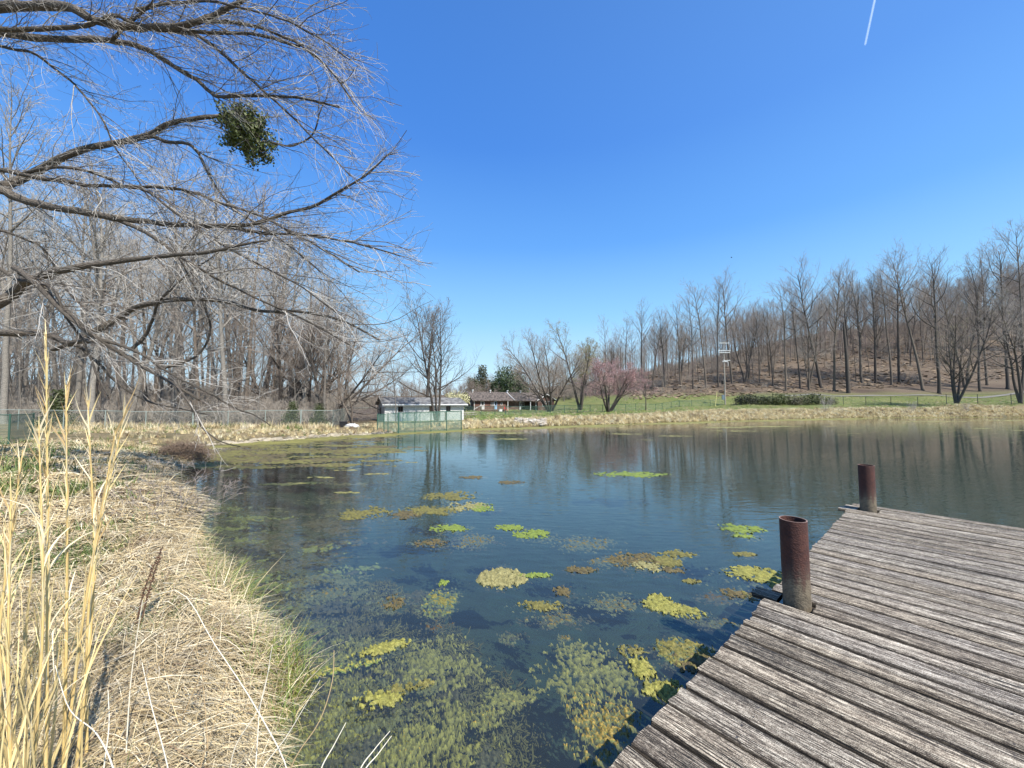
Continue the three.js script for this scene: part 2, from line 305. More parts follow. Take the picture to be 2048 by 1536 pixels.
{ // brick ranch house
  const A = V(((947 - 1024) / FOC) * 86, 0, -86), th = rad(30);
  const o = base('brick_house', 'low brick ranch house with brown roof, white door and roof vents on the lawn', 'house', V(A.x, .05, A.z), th);
  const L1 = 8.2, L2 = 14.6, L3 = 21.7, E = 2.42, RG = 4.35, D = 7.2;
  const w = new GB(); w.box(0, 0, -.25, L1, E, 0).box(L1, 0, -.9, L2 - 1.6, E, -.65).box(.25, 0, -D, L3 - .25, E, -D + .25); part('wall', w.geo(), M.brick, o);
  part('end_wall', gableWall(0, .25, -.25, -D, 0, E, RG), M.siding, o);
  part('end_wall', gableWall(L3 - .25, .25, -.9, -D, 0, E, RG - .3), M.brick, o);
  part('porch_wall', boxGeo(L2 - 1.6, 0, -3.2, L3 - 4.7, E, -3), M.siding, o);
  part('roof', gableRoof(-.45, L1 + 2.2, .6, -D - .6, E - .12, RG, .14), M.brownRoof, o);
  part('roof', gableRoof(L1 + 2.2, L3 - 3.6, .42, -D - .62, E - .14, RG - .03, .14), M.brownRoof, o);
  part('flashing', new GB().tube([V(L1 + 2.2, E + .1, .62), V(L1 + 2.2, RG + .2, -D / 2)], [.09, .09], 5, true).geo(), M.trim, o);
  // gabled wing that faces the pond
  const wg = base.call ? new THREE.Group() : null; wg.name = 'wing'; o.add(wg);
  const wx = L3 - 4.9, ww = 4.9;
  { const s = new THREE.Shape(); s.moveTo(0, 0); s.lineTo(ww, 0); s.lineTo(ww, E); s.lineTo(ww / 2, E + 1.3); s.lineTo(0, E); s.closePath();
    const g = new THREE.ExtrudeGeometry(s, { depth: 4.2, bevelEnabled: false }); g.translate(wx, 0, -3.4); part('wall', g, M.brick, wg); }
  { const g = gableRoof(0, 4.9, -.5, ww + .5, E - .1, E + 1.5, .12); g.rotateY(-Math.PI / 2); g.translate(wx + 0, 0, 1.2 - 4.9 + .0); const p = g.attributes.position; g.computeBoundingBox(); const b = g.boundingBox; g.translate(wx - .5 - b.min.x, 0, 1.25 - b.max.z); part('roof', g, M.brownRoof, wg);
    part('bargeboard', new GB().tube([V(wx - .5, E + .02, 1.27), V(wx + ww / 2, E + 1.56, 1.27), V(wx + ww + .5, E + .02, 1.27)], [.08, .08, .08], 5, true).geo(), M.trim, wg); }
  windowPart(o, wx + 1.3, .95, .81, 2.3, 1.3, M.trim, M.glass, 4, 1);
  windowPart(o, L2 - .7, .9, -2.99, 1.3, 1.2, M.trim, M.glass, 3, 2);
  windowPart(o, 4.35, 1.2, .01, .75, .8, M.trim, M.glass, 2); windowPart(o, 6.9, 1.35, .01, .5, .6, M.trim, M.glass, 1, 2);
  const d1 = part('door', boxGeo(1.75, .25, .01, 2.7, 2.3, .07), M.white, o); part('pane', boxGeo(1.95, 1.4, .071, 2.5, 2.1, .085), M.glass, d1);
  const d2 = part('door', boxGeo(5.75 - .55, .3, .012, 5.9, 2.25, .07), M.blue, o); part('frame', boxGeo(5.12, .3, .013, 5.19, 2.3, .09), M.trim, d2); part('pane', boxGeo(5.3, 1.35, .071, 5.8, 2.1, .085), M.glass, d2);
  const d3 = part('door', boxGeo(L2 - 2.2, .1, -.64, L2 - 1.7, 2.2, -.6), M.trim, o); part('pane', boxGeo(L2 - 2.12, 1, -.598, L2 - 1.78, 2, -.59), M.glass, d3);
  windowPart(o, -.06 + 0, 0, 0, 0.001, .001, M.trim, M.glass); o.remove(o.children[o.children.length - 1]);
  { const f = new GB(); f.box(-.06, .95, -2.6, -.01, 2.05, -1.4); const wn = part('window', f.geo(), M.trim, o); part('pane', boxGeo(-.075, 1.05, -2.5, -.061, 1.95, -1.5), M.glass, wn); }
  for (const x of [.12, 8.5]) part('downspout', boxGeo(x, .1, x < 1 ? .02 : .45, x + .1, E - .05, x < 1 ? .12 : .55), M.trim, o);
  for (const x of [L2 + .4, L2 + 2.0]) part('porch_post', boxGeo(x, 0, .05, x + .14, E - .05, .19), M.trim, o);
  for (const [x, y] of [[1.3, .0], [5.9, 0], [10.6, 0], [14.3, 0], [19.6, .1]]) { const v = part('roof_vent', new GB().tube([V(x, RG - .05, -D / 2 + .25), V(x, RG + .42 + y, -D / 2 + .25)], [.12, .12], 8).tube([V(x, RG + .42 + y, -D / 2 + .25), V(x, RG + .56 + y, -D / 2 + .25), V(x, RG + .66 + y, -D / 2 + .25)], [.27, .27, .05], 8, true).geo(), M.paleMetal, o); }
  // raised deck in front of the doors
  const dk = part('deck', new GB().box(.9, .3, .08, 7.2, .42, 2.2).box(.9, 0, .2, 7.2, .29, 2.1).geo(), M.wood, o);
  const rl = new GB(); for (let x = .95; x < 7.3; x += .78) rl.box(x, .425, 2.08, x + .08, 1.25, 2.16); rl.box(.9, 1.255, 2.06, 2.5, 1.32, 2.18).box(3.4, 1.255, 2.06, 7.25, 1.32, 2.18); part('railing', rl.geo(), M.wood, dk);
  const st = new GB(); for (let k = 0; k < 3; k++) st.box(-.6 + k * .5, 0, .6, -.1 + k * .5, .14 * (k + 1), 1.8); part('steps', st.geo(), M.wood, dk);
  part('stair_rail', new GB().tube([V(-.7, .55, 1.9), V(.9, 1.3, 1.9)], [.05, .05], 5, true).tube([V(-.7, .55, 1.9), V(-.7, 0, 1.9)], [.05, .05], 5, true).geo(), M.trim, dk);
  o.updateMatrixWorld();
  const loc = (x, y, z) => V(x, y, z).applyMatrix4(o.matrixWorld);
  const chair = base('garden_chair', 'red garden chair standing in front of the brick house', 'chair', loc(6.6, 0, 3.1), th + .3);
  part('seat', boxGeo(-.28, .4, -.28, .28, .46, .28), M.red, chair); part('backrest', boxGeo(-.28, .46, -.32, .28, 1.05, -.26), M.red, chair); for (const [x, z] of [[-.25, -.25], [.25, -.25], [-.25, .25], [.25, .25]]) part('leg', boxGeo(x - .03, 0, z - .03, x + .03, .4, z + .03), M.red, chair);
  const cooler = base('storage_bin', 'small white storage bin beside the red chair', 'bin', loc(5.2, 0, 3.0), th);
  part('body', boxGeo(-.35, 0, -.25, .35, .42, .25), M.trim, cooler); part('lid', boxGeo(-.38, .425, -.28, .38, .52, .28), M.white, cooler);
}
// chain link fence along world points [bottom, top]; posts are parts, the mesh of each bay is a part woven of wires
function fence(name, label, pts, postMat, wireMat, { pitch = .12, wire = .0035, rail = .022, post = .03, mid = false, line = true } = {}) {
  const o = base(name, label, 'fence', pts[0][0].clone());
  const rel = (v) => v.clone().sub(o.position);
  for (const [b, t, big] of pts) part('post', new GB().tube([rel(b).add(V(0, -.15, 0)), rel(t).add(V(0, .05, 0))], [post * (big ?? 1), post * (big ?? 1)], 6, true).geo(), postMat, o);
  for (let k = 0; k < pts.length - 1; k++) {
    const [b0, t0] = pts[k].map((p) => p.isVector3 ? rel(p) : p), [b1, t1] = pts[k + 1].map((p) => p.isVector3 ? rel(p) : p);
    const L = b0.distanceTo(b1), Hh = t0.distanceTo(b0), at = (u, v) => b0.clone().lerp(b1, u).lerp(t0.clone().lerp(t1, u), v);
    part('rail', new GB().tube([t0, t1], [rail, rail], 5).geo(), postMat, o);
    if (mid) part('rail', new GB().tube([at(0, .5), at(1, .5)], [rail, rail], 5).geo(), postMat, o);
    const w = new GB(), ky = Hh / L, n = Math.ceil(L / pitch);
    for (const dir of [1, -1]) for (let i = -Math.ceil(Hh / pitch); i < n + Math.ceil(Hh / pitch); i++) {
      let u0 = i / n, u1 = u0 + dir * ky, v0 = 0, v1 = 1;
      if (Math.max(u0, u1) <= 0 || Math.min(u0, u1) >= 1) continue;
      const cl = (uu) => (uu - u0) / (u1 - u0);
      for (const e of [0, 1]) { if ((u0 - e) * (u1 - e) < 0) { const q = cl(e); if ((e === 0) === (u0 < u1)) v0 = Math.max(v0, q); else v1 = Math.min(v1, q); } }
      const a = at(clamp(u0 + (u1 - u0) * v0, 0, 1), v0), b = at(clamp(u0 + (u1 - u0) * v1, 0, 1), v1);
      w.tube([a, b], [wire, wire], 3);
    }
    part('wire_mesh', w.geo(), wireMat, o);
  }
  return o;
}
const pt = (px, yb, yt, depth) => [P(px, yb, depth), P(px, yt, depth)];
fence('wire_cage', 'green wire mesh cage standing at the water edge before the white shed', [[...pt(755, 855, 829, 25.6)], [...pt(768, 858, 828.5, 26)], [...pt(776, 860, 828, 26.3)], [...pt(797, 866.5, 826, 27), 1.6], [...pt(830, 865, 824.5, 27.8)], [...pt(862, 863.5, 823.5, 28.5)], [...pt(893, 862, 822.7, 29.2)], [...pt(922.5, 860.5, 821.8, 30), 1.3]], M.green, M.greenWire, { pitch: .085, wire: .006, mid: true, post: .032 });
{ // the back run of the cage
  fence('cage_back_fence', 'back run of the green mesh cage along the white shed', [[...pt(922, 852, 822.5, 33.2)], [...pt(880, 853, 824, 32)], [...pt(840, 855, 826, 30.5)], [...pt(806, 856, 827.5, 29)]], M.green, M.greenWire, { pitch: .14, wire: .006, mid: false });
}
{ // left yard fence, in front of the woods
  const pts = []; for (const [px, d] of [[-60, 25.5], [40, 25.9], [130, 26.3], [213, 26.8], [294, 27.4], [388, 28], [458, 28.7], [532, 29.4], [603, 30.1], [667, 31]]) { const b = onG(px, d); pts.push([b, b.clone().add(V(0, 1.3, 0)), px === 603 || px === 388 ? 1.7 : 1]); }
  fence('chain_link_fence', 'long grey green chain link fence along the woods on the left', pts, M.greyWire, M.greyWire, { pitch: .11, wire: .003 });
  const b = onG(667, 31), c = onG(700, 40), e = onG(756, 42); const q = [b, c, e].map((p) => [p, p.clone().add(V(0, 1.3, 0))]);
  fence('chain_link_fence', 'short chain link run leading back from the fence corner to the shed', q, M.greyWire, M.greyWire, { pitch: .16, wire: .003 });
  const n = [[-90, 14], [23, 15.2], [70, 17.5]].map(([px, d]) => { const p = onG(px, d); return [p, p.clone().add(V(0, 1.25, 0))]; });
  fence('chain_link_fence', 'near corner of chain link fence at the left edge behind tall grass', n, M.green, M.greenWire, { pitch: .07, wire: .003 });
}
{ // house yard fence
  const q = [[930, 58], [962, 58], [990, 58], [1011, 58.5], [1042, 59], [1072, 60], [1100, 61], [1129, 62], [1155, 63.5], [1180, 65], [1205, 66.5], [1228, 68], [1251, 70], [1271, 72], [1291, 73.5], [1311, 75], [1324, 76], [1342, 77], [1358, 78], [1383, 79], [1420, 79.5], [1449, 80]].map(([px, d]) => { const p = onG(px, d); return [p, p.clone().add(V(0, 1.25, 0)), px === 1011 || px === 1358 ? 1.5 : 1]; });
  fence('chain_link_fence', 'low green chain link fence across the lawn before the brick house', q, M.green, M.greenWire, { pitch: .16, wire: .0042, post: .04, rail: .025 });
  const r = [[1500, 79], [1545, 79], [1590, 78.8], [1640, 78.4], [1686, 77.5], [1731, 75.5], [1781, 73], [1834.6, 70.4], [1892, 67.8], [1954.5, 65.2], [2021.6, 62.6], [2095, 60]].map(([px, d]) => { const p = onG(px, d); return [p, p.clone().add(V(0, 1.7, 0))]; });
  fence('chain_link_fence', 'dark wire fence along the road below the wooded hillside on the right', r, std([.06, .07, .055], .7), M.greyWire, { pitch: .2, wire: .003, post: .045, rail: .02 });
}
{ // utility poles
  function pole(px, pb, ptop, d, label, arms) {
    const b = onG(px, d), top = P(px - 3, ptop, d), h = top.y - b.y, o = base('utility_pole', label, 'utility pole', b);
    part('pole', new GB().tube([V(0, -.3, 0), V(0, h * .5, 0), V(top.x - b.x, h, 0)], [.13, .115, .09], 8, true).geo(), M.pole, o);
    for (const [y, w, x] of arms) {
      const a = part('crossarm', new GB().box(x - w, h - y - .05, .12, x + w, h - y + .05, .22).geo(), M.paleMetal, o);
      const ins = new GB(); for (const k of [-.9, .9]) ins.tube([V(x + w * k, h - y + .07, .18), V(x + w * k, h - y + .17, .18)], [.05, .04], 6, true); part('insulator', ins.geo(), M.trim, a);
    }
    return [o, h];
  }
  const [o, h] = pole(1450, 813, 683, 80, 'tall pale utility pole with several crossarms before the wooded hill', [[.35, 1.0, 0], [1.95, 1.25, 0], [2.35, 1.1, 0], [4.0, .7, .45], [4.25, .55, .1]]);
  part('transformer', new GB().tube([V(-.5, h - 9.0, .1), V(-.5, h - 8.2, .1)], [.22, .22], 10, true).geo(), M.dark, o);
  part('meter_box', boxGeo(-.65, h - 12.2, -.1, -.2, h - 11.2, .15), std([.12, .17, .2], .7), o);
  part('standoff', new GB().tube([V(.05, h - 4, 0), V(.75, h - 4.4, .1), V(.75, h - 5.2, .1)], [.05, .05, .05], 5, true).geo(), M.paleMetal, o);
  const gp = onG(1430, 79), g2 = P(1434, 783, 80);
  const g = single('guy_wire', new GB().tube([gp, g2], [.05, .035], 5, true).geo(), std([.62, .56, .22], .6), 'yellow sleeve on the guy wire left of the utility pole', 'guy wire');
  pole(1262, 800, 706, 128, 'far pale utility pole half hidden behind the pink tree', [[.3, .9, 0], [1.2, .9, 0]]);
}
{ // road at the foot of the hill
  const g = new GB(), row = [[1560, 87.2], [1600, 86.5], [1750, 84.5], [1950, 80], [2100, 77], [2300, 72]];
  const pts = []; for (let k = 0; k < row.length - 1; k++) for (let t = 0; t < .999; t += .05) { const px = lerp(row[k][0], row[k + 1][0], t), d = lerp(row[k][1], row[k + 1][1], t); pts.push([((px - 1024) / FOC) * d, d]); }
  const cols = 5; pts.forEach(([x, d], k) => { for (let c = 0; c < cols; c++) { const e = d - .5 + 1.0 * c / (cols - 1); g.v(V(x, meshGround(x, e) + .07, -e), V(0, 1, 0), x / 4, c / 4); } if (k) for (let c = 0; c < cols - 1; c++) { const i = (k - 1) * cols + c; g.i.push(i, i + cols, i + 1, i + 1, i + cols, i + cols + 1); } });
  single('road', g.geo(), M.road, 'narrow pale road along the foot of the wooded hill', 'road', null, 'structure');
}
{ // small things on the far bank
  const b = onG(688, 30.5), o = base('black_box', 'small black box standing in the grass by the fence corner', 'box', b, .1);
  part('body', boxGeo(-.24, 0, -.2, .24, .4, .2), std([.012, .012, .013], .6), o); part('lid', boxGeo(-.26, .4, -.22, .26, .46, .22), std([.02, .02, .022], .5), o);
  const s = onG(706, 30.2), g = new THREE.SphereGeometry(1, 16, 10), p = g.attributes.position;
  for (let i = 0; i < p.count; i++) { const x = p.getX(i), y = p.getY(i), z = p.getZ(i), k = 1 + .25 * n3(x * 1.6, y * 1.6, z * 1.6); p.setXYZ(i, x * .55 * k, Math.max(-.05, y * .2 * k + .06), z * .3 * k); } g.computeVertexNormals(); g.translate(s.x, s.y + .05, s.z);
  single('white_sack', g, M.white, 'crumpled white sack lying beside the black box', 'sack');
  const tb = onG(937, 47), t = base('picnic_table', 'small pale picnic table on the grass right of the white shed', 'picnic table', tb, .5);
  part('tabletop', boxGeo(-.8, .68, -.36, .8, .73, .36), M.pole, t); for (const z of [-.62, .62]) part('bench', boxGeo(-.8, .42, z - .12, .8, .46, z + .12), M.pole, t);
  for (const x of [-.55, .55]) { part('leg', new GB().tube([V(x, .68, -.2), V(x, -.05, -.6)], [.045, .045], 4, true).geo(), M.pole, t); part('leg', new GB().tube([V(x, .68, .2), V(x, -.05, .6)], [.045, .045], 4, true).geo(), M.pole, t); part('brace', boxGeo(x - .03, .38, -.66, x + .03, .419, .66), M.pole, t); }
}
{ // aircraft trail and a bird, high up
  const tr = (a, b, r0, r1) => new GB().tube([a, a.clone().lerp(b, .03), b], [r0 * .2, r0, r1], 8).geo();
  const m = new THREE.MeshStandardMaterial({ roughness: 1, transparent: true, opacity: .1 }); m.color.setRGB(.95, .97, 1);
  const a = P(1730, 91, 4200), b = P(1758, -40, 4600), o = base('cloud_trail', 'thin white aircraft trail in the blue sky at upper right', 'contrail', a);
  const side = V(5.5, 0, 0);
  part('streak', tr(V(0, 0, 0).sub(side), b.clone().sub(a).sub(side), 6.5, 9), m, o); part('streak', tr(V(0, 0, 0).add(side), b.clone().sub(a).add(side), 6.5, 9), m, o);
  const bp = P(1463, 515, 70), bird = base('bird', 'tiny dark bird flying above the hill trees', 'bird', bp, .6), bm = std([.02, .02, .02], .8);
  const bg = new THREE.SphereGeometry(.07, 8, 6); bg.scale(1, .8, 2.2); part('body', bg, bm, bird);
  part('wing', new GB().tri(V(0, .02, -.06), V(0, .02, .08), V(.3, .12, .03)).geo(), bm, bird); part('wing', new GB().tri(V(0, .02, .08), V(0, .02, -.06), V(-.3, .12, .03)).geo(), bm, bird);
}
// ------------------------------------------------------------------ dock and its steel pipes
{
  // weathered wood: u runs along the plank (2.4 m), v across (0.6 m)
  const TW = 2048, TH = 512, crack = [];
  const rr = rng(31);
  const lines = []; for (let k = 0; k < 330; k++) lines.push([rr(), .2 + rr() * .8, rr() * .5 + .08, rr() * 9, .0006 + rr() * .0016]);
  const knots = []; for (let k = 0; k < 9; k++) knots.push([rr(), rr(), .012 + rr() * .016]);
  const hgt = new Float32Array(TW * TH), colr = new Float32Array(TW * TH * 3);
  for (let y = 0; y < TH; y++) for (let x = 0; x < TW; x++) {
    const u = x / TW, v = y / TH;
    let vv = v + .006 * tile(u, v, 5, 3) + .0025 * tile(u, v, 16, 7);
    for (const [ku, kv, kr] of knots) { const dx = (u - ku) * 4 * .6, dy = v - kv, q = Math.exp(-(dx * dx * 1.2 + dy * dy * 6) / (kr * kr * 14)); vv += q * .02 * Math.sign(dy) * Math.min(1, Math.abs(dy) / kr); }
    const g1 = n3(vv * 210, Math.cos(u * 6.283) * 1.3, Math.sin(u * 6.283) * 1.3), g2 = n3(vv * 560, Math.cos(u * 6.283) * 3 + 4, Math.sin(u * 6.283) * 3), g3 = n3(vv * 34, Math.cos(u * 6.283) * .8 + 9, Math.sin(u * 6.283) * .8);
    const wear = n3(Math.cos(u * 6.283) * 2.6, Math.sin(u * 6.283) * 2.6, v * 20) * .5 + n3(Math.cos(u * 6.283) * 11, Math.sin(u * 6.283) * 11, v * 48 + 50) * .5, speck = n3(Math.cos(u * 6.283) * 60, Math.sin(u * 6.283) * 60, v * 190);
    let h = .55 + .2 * g1 + .22 * g2 + .08 * g3;
    let t = .60 + .22 * g1 + .32 * g2 + .06 * g3 + .3 * wear + .36 * speck;
    colr[(y * TW + x) * 3] = t; hgt[y * TW + x] = h;
  }
  for (const [lu, len, lv0, ph, wd] of lines) {            // drying cracks along the grain
    const x0 = Math.floor(lu * TW), n = Math.floor(len * TW * .4), yc = (lv0 * 1.7 + ph) % 1;
    for (let k = 0; k < n; k++) { const x = (x0 + k) % TW, f = Math.sin((k / n) * Math.PI), y = Math.round((yc + .004 * Math.sin(k * .006 + ph) + .0015 * Math.sin(k * .031)) * TH); const half = Math.max(0, Math.round(wd * f * TH * .9));
      for (let q = -half; q <= half; q++) { const o = ((y + q + TH * 2) % TH) * TW + x; hgt[o] = Math.min(hgt[o], .05); colr[o * 3] = Math.min(colr[o * 3], -.25); } }
  }
  const shade = (t) => { t = clamp(t < 0 ? t : .52 + (t - .52) * 1.35 + .03, -.3, 1.15); const a = [.17, .148, .13], b = [.48, .445, .405], c = [.90, .88, .83], d = [.05, .042, .04]; return t < 0 ? mix3(a, d, -t / .3) : t < .55 ? mix3(a, b, t / .55) : mix3(b, c, Math.min(1, (t - .55) / .55)); };
  const woodMap = tex(TW, TH, (x, y) => shade(colr[(y * TW + x) * 3] - .04), true), woodBump = tex(TW, TH, (x, y) => hgt[y * TW + x]);
  const tones = [[1, .98, .95], [.86, .83, .79], [1.14, 1.12, 1.1], [.95, .94, .95], [1.05, 1.0, .93], [.76, .72, .68], [1.1, 1.1, 1.09], [.9, .86, .8]];
  const mats = tones.map((c) => std(c.map((k, i) => k * [1, .965, .915][i]), .92, { map: woodMap, bumpMap: woodBump, bumpScale: .004, vertexColors: true }));
  const cutMat = std([.20, .18, .165], .95, { map: noiseMap }), beamMat = std([.13, .11, .095], .95, { map: woodMap }), red = std([.20, .085, .045], .9, { map: noiseMap });
  const DECK = .6, S0 = W(1215, 1536, DECK), S1 = W(1706, 1006, DECK), dir = S1.clone().sub(S0).normalize(), LEN = S1.distanceTo(S0);
  const o = base('dock', 'grey weathered plank dock reaching out over the pond at lower right', 'dock', V(S0.x, 0, S0.z), Math.atan2(dir.x, dir.z));
  // local axes: +z along the dock towards its end, x across; the left edge (seen from the eye) is x = 0 and the deck runs to +x or -x
  o.updateMatrixWorld();
  const inv = o.matrixWorld.clone().invert(), q = W(2040, 1300, DECK).applyMatrix4(inv), sx = Math.sign(q.x);
  const WID = 2.35, pitch = (LEN + .02) / 36, T = .042, r = rng(4);
  const pipeAt = [W(1594, 1203, DECK), W(1736.7, 1020, DECK)].map((p) => p.applyMatrix4(inv));
  // plank: x from a to b across the dock, z from 0 to w; a worn chamfered slab, slightly wavy along its edges and cupped
  function plank(a, b, w, vOff, uOff) {
    const g = new GB(), N = 9, c = .006, ring = (x, k) => { const j = .0025 * Math.sin(x * 5 + vOff * 40), e = .002 * Math.sin(x * 9 + uOff * 30); return [V(x, -T, .002 + j), V(x, -c, j), V(x, 0, c + j), V(x, -.0022 * (1 + e), w / 2), V(x, 0, w - c + e), V(x, -c, w + e), V(x, -T, w - .002 + e)]; };
    const uv = [.0, .04, .05, .05 + w / 2, .05 + w, .06 + w, .1 + w], nr = [V(0, 0, -1), V(0, .5, -.86), V(0, .92, -.4), V(0, 1, 0), V(0, .92, .4), V(0, .5, .86), V(0, 0, 1)];
    for (let k = 0; k <= N; k++) { const x = lerp(a, b, k / N) + (k === 0 ? .0 : 0); ring(x, k).forEach((p, s) => { if (k === 0) p.x += sx * .006 * Math.sin(s * 2.4 + vOff * 50); g.col = s === 0 || s === 6 ? [.1, .09, .08] : s === 1 || s === 5 ? [.3, .28, .26] : [1, 1, 1]; g.v(V(p.x, p.y, p.z), nr[s], (Math.abs(x) + uOff) / 2.4, (uv[s] + vOff) / .6); }); }  // sides and chamfers darkened in vertex colour to paint shade into the gaps
    for (let k = 0; k < N; k++) for (let s = 0; s < 6; s++) { const i = k * 7 + s; if ((b > a)) g.i.push(i, i + 1, i + 7, i + 1, i + 8, i + 7); else g.i.push(i, i + 7, i + 1, i + 1, i + 7, i + 8); }
    for (const k of [0, N]) { const n = V(k ? sx : -sx, 0, 0), f = g.p.length / 3; ring(lerp(a, b, k / N), k).forEach((p, s) => { if (k === 0) p.x += sx * .006 * Math.sin(s * 2.4 + vOff * 50); g.v(p, n, p.z / .6 * 2, (p.y + vOff) / .3); }); for (let s = 1; s < 6; s++) g.i.push(f, f + s, f + s + 1); }
    return g.geo();
  }
  for (let k = -14; k < 36; k++) {
    const gap = .022 + r() * r() * .018, w = pitch - gap, z = k * pitch + gap / 2, left = (r() - .5) * .018, right = WID + (r() - .5) * .05, vOff = Math.floor(r() * 1000) / 317, uOff = r() * 5;
    const m = mats[Math.floor(r() * mats.length)];
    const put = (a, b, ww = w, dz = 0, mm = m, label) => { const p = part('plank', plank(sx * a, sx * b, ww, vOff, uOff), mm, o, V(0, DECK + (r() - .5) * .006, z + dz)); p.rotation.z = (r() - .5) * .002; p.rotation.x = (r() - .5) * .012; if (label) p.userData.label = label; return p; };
    const hit = pipeAt.find((p) => p.z > z - .09 && p.z < z + w + .09);
    if (hit) {
      const px = Math.abs(hit.x), c0 = px - .115, c1 = px + .118, lo = hit.z - .112, hi = hit.z + .112;
      const a = Math.max(0, lo - z), b = Math.max(0, z + w - hi);       // strips left before and after the hole
      put(-.06 - r() * .05, c0, w); put(c1, right, w);
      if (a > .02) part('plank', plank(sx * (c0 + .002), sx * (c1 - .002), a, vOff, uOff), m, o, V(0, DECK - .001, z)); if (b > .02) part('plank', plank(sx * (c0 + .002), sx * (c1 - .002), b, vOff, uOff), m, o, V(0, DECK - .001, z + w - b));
    } else if (k === 9) {                                                  // the split plank, with raw wood in the split
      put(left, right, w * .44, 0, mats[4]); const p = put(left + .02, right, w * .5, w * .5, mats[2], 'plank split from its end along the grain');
      const g = new GB(); g.box(sx > 0 ? .04 : -.5, -.03, w * .44, sx > 0 ? .5 : -.04, -.013, w * .5); part('split_wood', g.geo(), red, o, V(0, DECK, z)).userData.label = 'raw reddish wood inside the split plank';
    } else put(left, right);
  }
  { const g = new GB(), rn = rng(61); for (let k = -14; k < 36; k++) for (const x of [.32, 1.2, 2.05]) for (const e of [.25, .75]) { const c = V(sx * x + (rn() - .5) * .03, DECK + .0015, (k + e) * pitch + (rn() - .5) * .01), n = 6; const i0 = g.v(c, V(0, 1, 0)); for (let q = 0; q <= n; q++) g.v(c.clone().add(V(Math.cos(q / n * 6.283) * .0055, -.001, Math.sin(q / n * 6.283) * .0055)), V(0, 1, 0)); for (let q = 0; q < n; q++) g.i.push(i0, i0 + q + 2, i0 + q + 1); } const m = part('nails', g.geo(), std([.05, .04, .035], .6), o); m.userData.kind = 'stuff'; }
  for (const x of [.32, 1.2, 2.05]) part('beam', new GB().box(sx * x - .06, DECK - T - .2, -14 * pitch, sx * x + .06, DECK - T - .002, LEN - .12).geo(), beamMat, o);
  for (const z of [-.5, LEN * .36 + .15, LEN - .3]) part('cross_beam', new GB().box(Math.min(sx * .12, sx * 2.25), DECK - T - .42, z - .06, Math.max(sx * .12, sx * 2.25), DECK - T - .202, z + .06).geo(), beamMat, o);
  // steel pipes that stand through the deck
  const rustMap = tex(256, 512, (x, y, u, v) => {
    const n = tile(u, v, 9, 4), f = tile(u, v, 50, 9), st = n3(Math.cos(u * 6.283) * 2.2, Math.sin(u * 6.283) * 2.2, v * 1.2), hgtv = v;
    const rust = mix3([.036, .009, .007], [.075, .021, .013], clamp(.5 + .55 * n + .85 * f + .3 * st, 0, 1)), tan = mix3([.17, .135, .09], [.08, .062, .04], clamp(.45 + .5 * n + .6 * f, 0, 1));
    const t = smooth(.42, .22, hgtv + .07 * st + .03 * n + .03 * f), grey = smooth(.6, .35, hgtv + .06 * st) * .4;
    const c = mix3(mix3(rust, [.085, .06, .045], grey), tan, t); return c.map((k) => Math.pow(k, 1 / 2.2));
  }, true);
  rustMap.wrapT = THREE.ClampToEdgeWrapping;
  const rustBump = tex(256, 256, (x, y, u, v) => .5 + .3 * tile(u, v, 30, 2) + .2 * tile(u, v, 90, 5));
  const rustMat = new THREE.MeshStandardMaterial({ map: rustMap, bumpMap: rustBump, bumpScale: .005, roughness: .8, side: THREE.DoubleSide });
  const rimMat = std([.30, .2, .16], .7);
  for (const [p, top, lean, lab] of [[W(1594, 1203, DECK), P(1586, 1038, -W(1594, 1203, DECK).z), 0, 'nearer rusty steel pipe standing up through the dock edge'], [W(1736.7, 1020, DECK), P(1732, 930, -W(1736.7, 1020, DECK).z), 0, 'farther rusty steel pipe at the outer corner of the dock']]) {
    const h = top.y - DECK, R = .094, t = .007, b = base('steel_pipe', lab, 'pipe', V(p.x, DECK, p.z));
    const dx = (top.x - p.x) / h, dz = 0, g = new GB(), N = 40, ys = [-2.1, -.6, 0, .2, .4, h];
    const ringUv = (y) => clamp((y + .05) / (h + .06), .002, .998);
    for (const [rr2, s] of [[R, 1], [R - t, -1]]) { const f = g.p.length / 3; ys.forEach((y) => { for (let k = 0; k <= N; k++) { const a = (k / N) * 2 * Math.PI; g.v(V(Math.cos(a) * rr2 + dx * y, y, Math.sin(a) * rr2), V(Math.cos(a) * s, 0, Math.sin(a) * s), k / N, ringUv(y)); } });
      for (let j = 0; j < ys.length - 1; j++) for (let k = 0; k < N; k++) { const i = f + j * (N + 1) + k; if (s > 0) g.i.push(i, i + N + 1, i + 1, i + 1, i + N + 1, i + N + 2); else g.i.push(i, i + 1, i + N + 1, i + 1, i + N + 2, i + N + 1); } }
    part('tube', g.geo(), rustMat, b);
    const c = new GB(); for (let k = 0; k <= N; k++) { const a = (k / N) * 2 * Math.PI; for (const q2 of [R, R - t]) c.v(V(Math.cos(a) * q2 + dx * h, h, Math.sin(a) * q2), V(0, 1, 0)); } for (let k = 0; k < N; k++) c.i.push(2 * k, 2 * k + 1, 2 * k + 2, 2 * k + 2, 2 * k + 1, 2 * k + 3);
    part('rim', c.geo(), rimMat, b);
  }
}
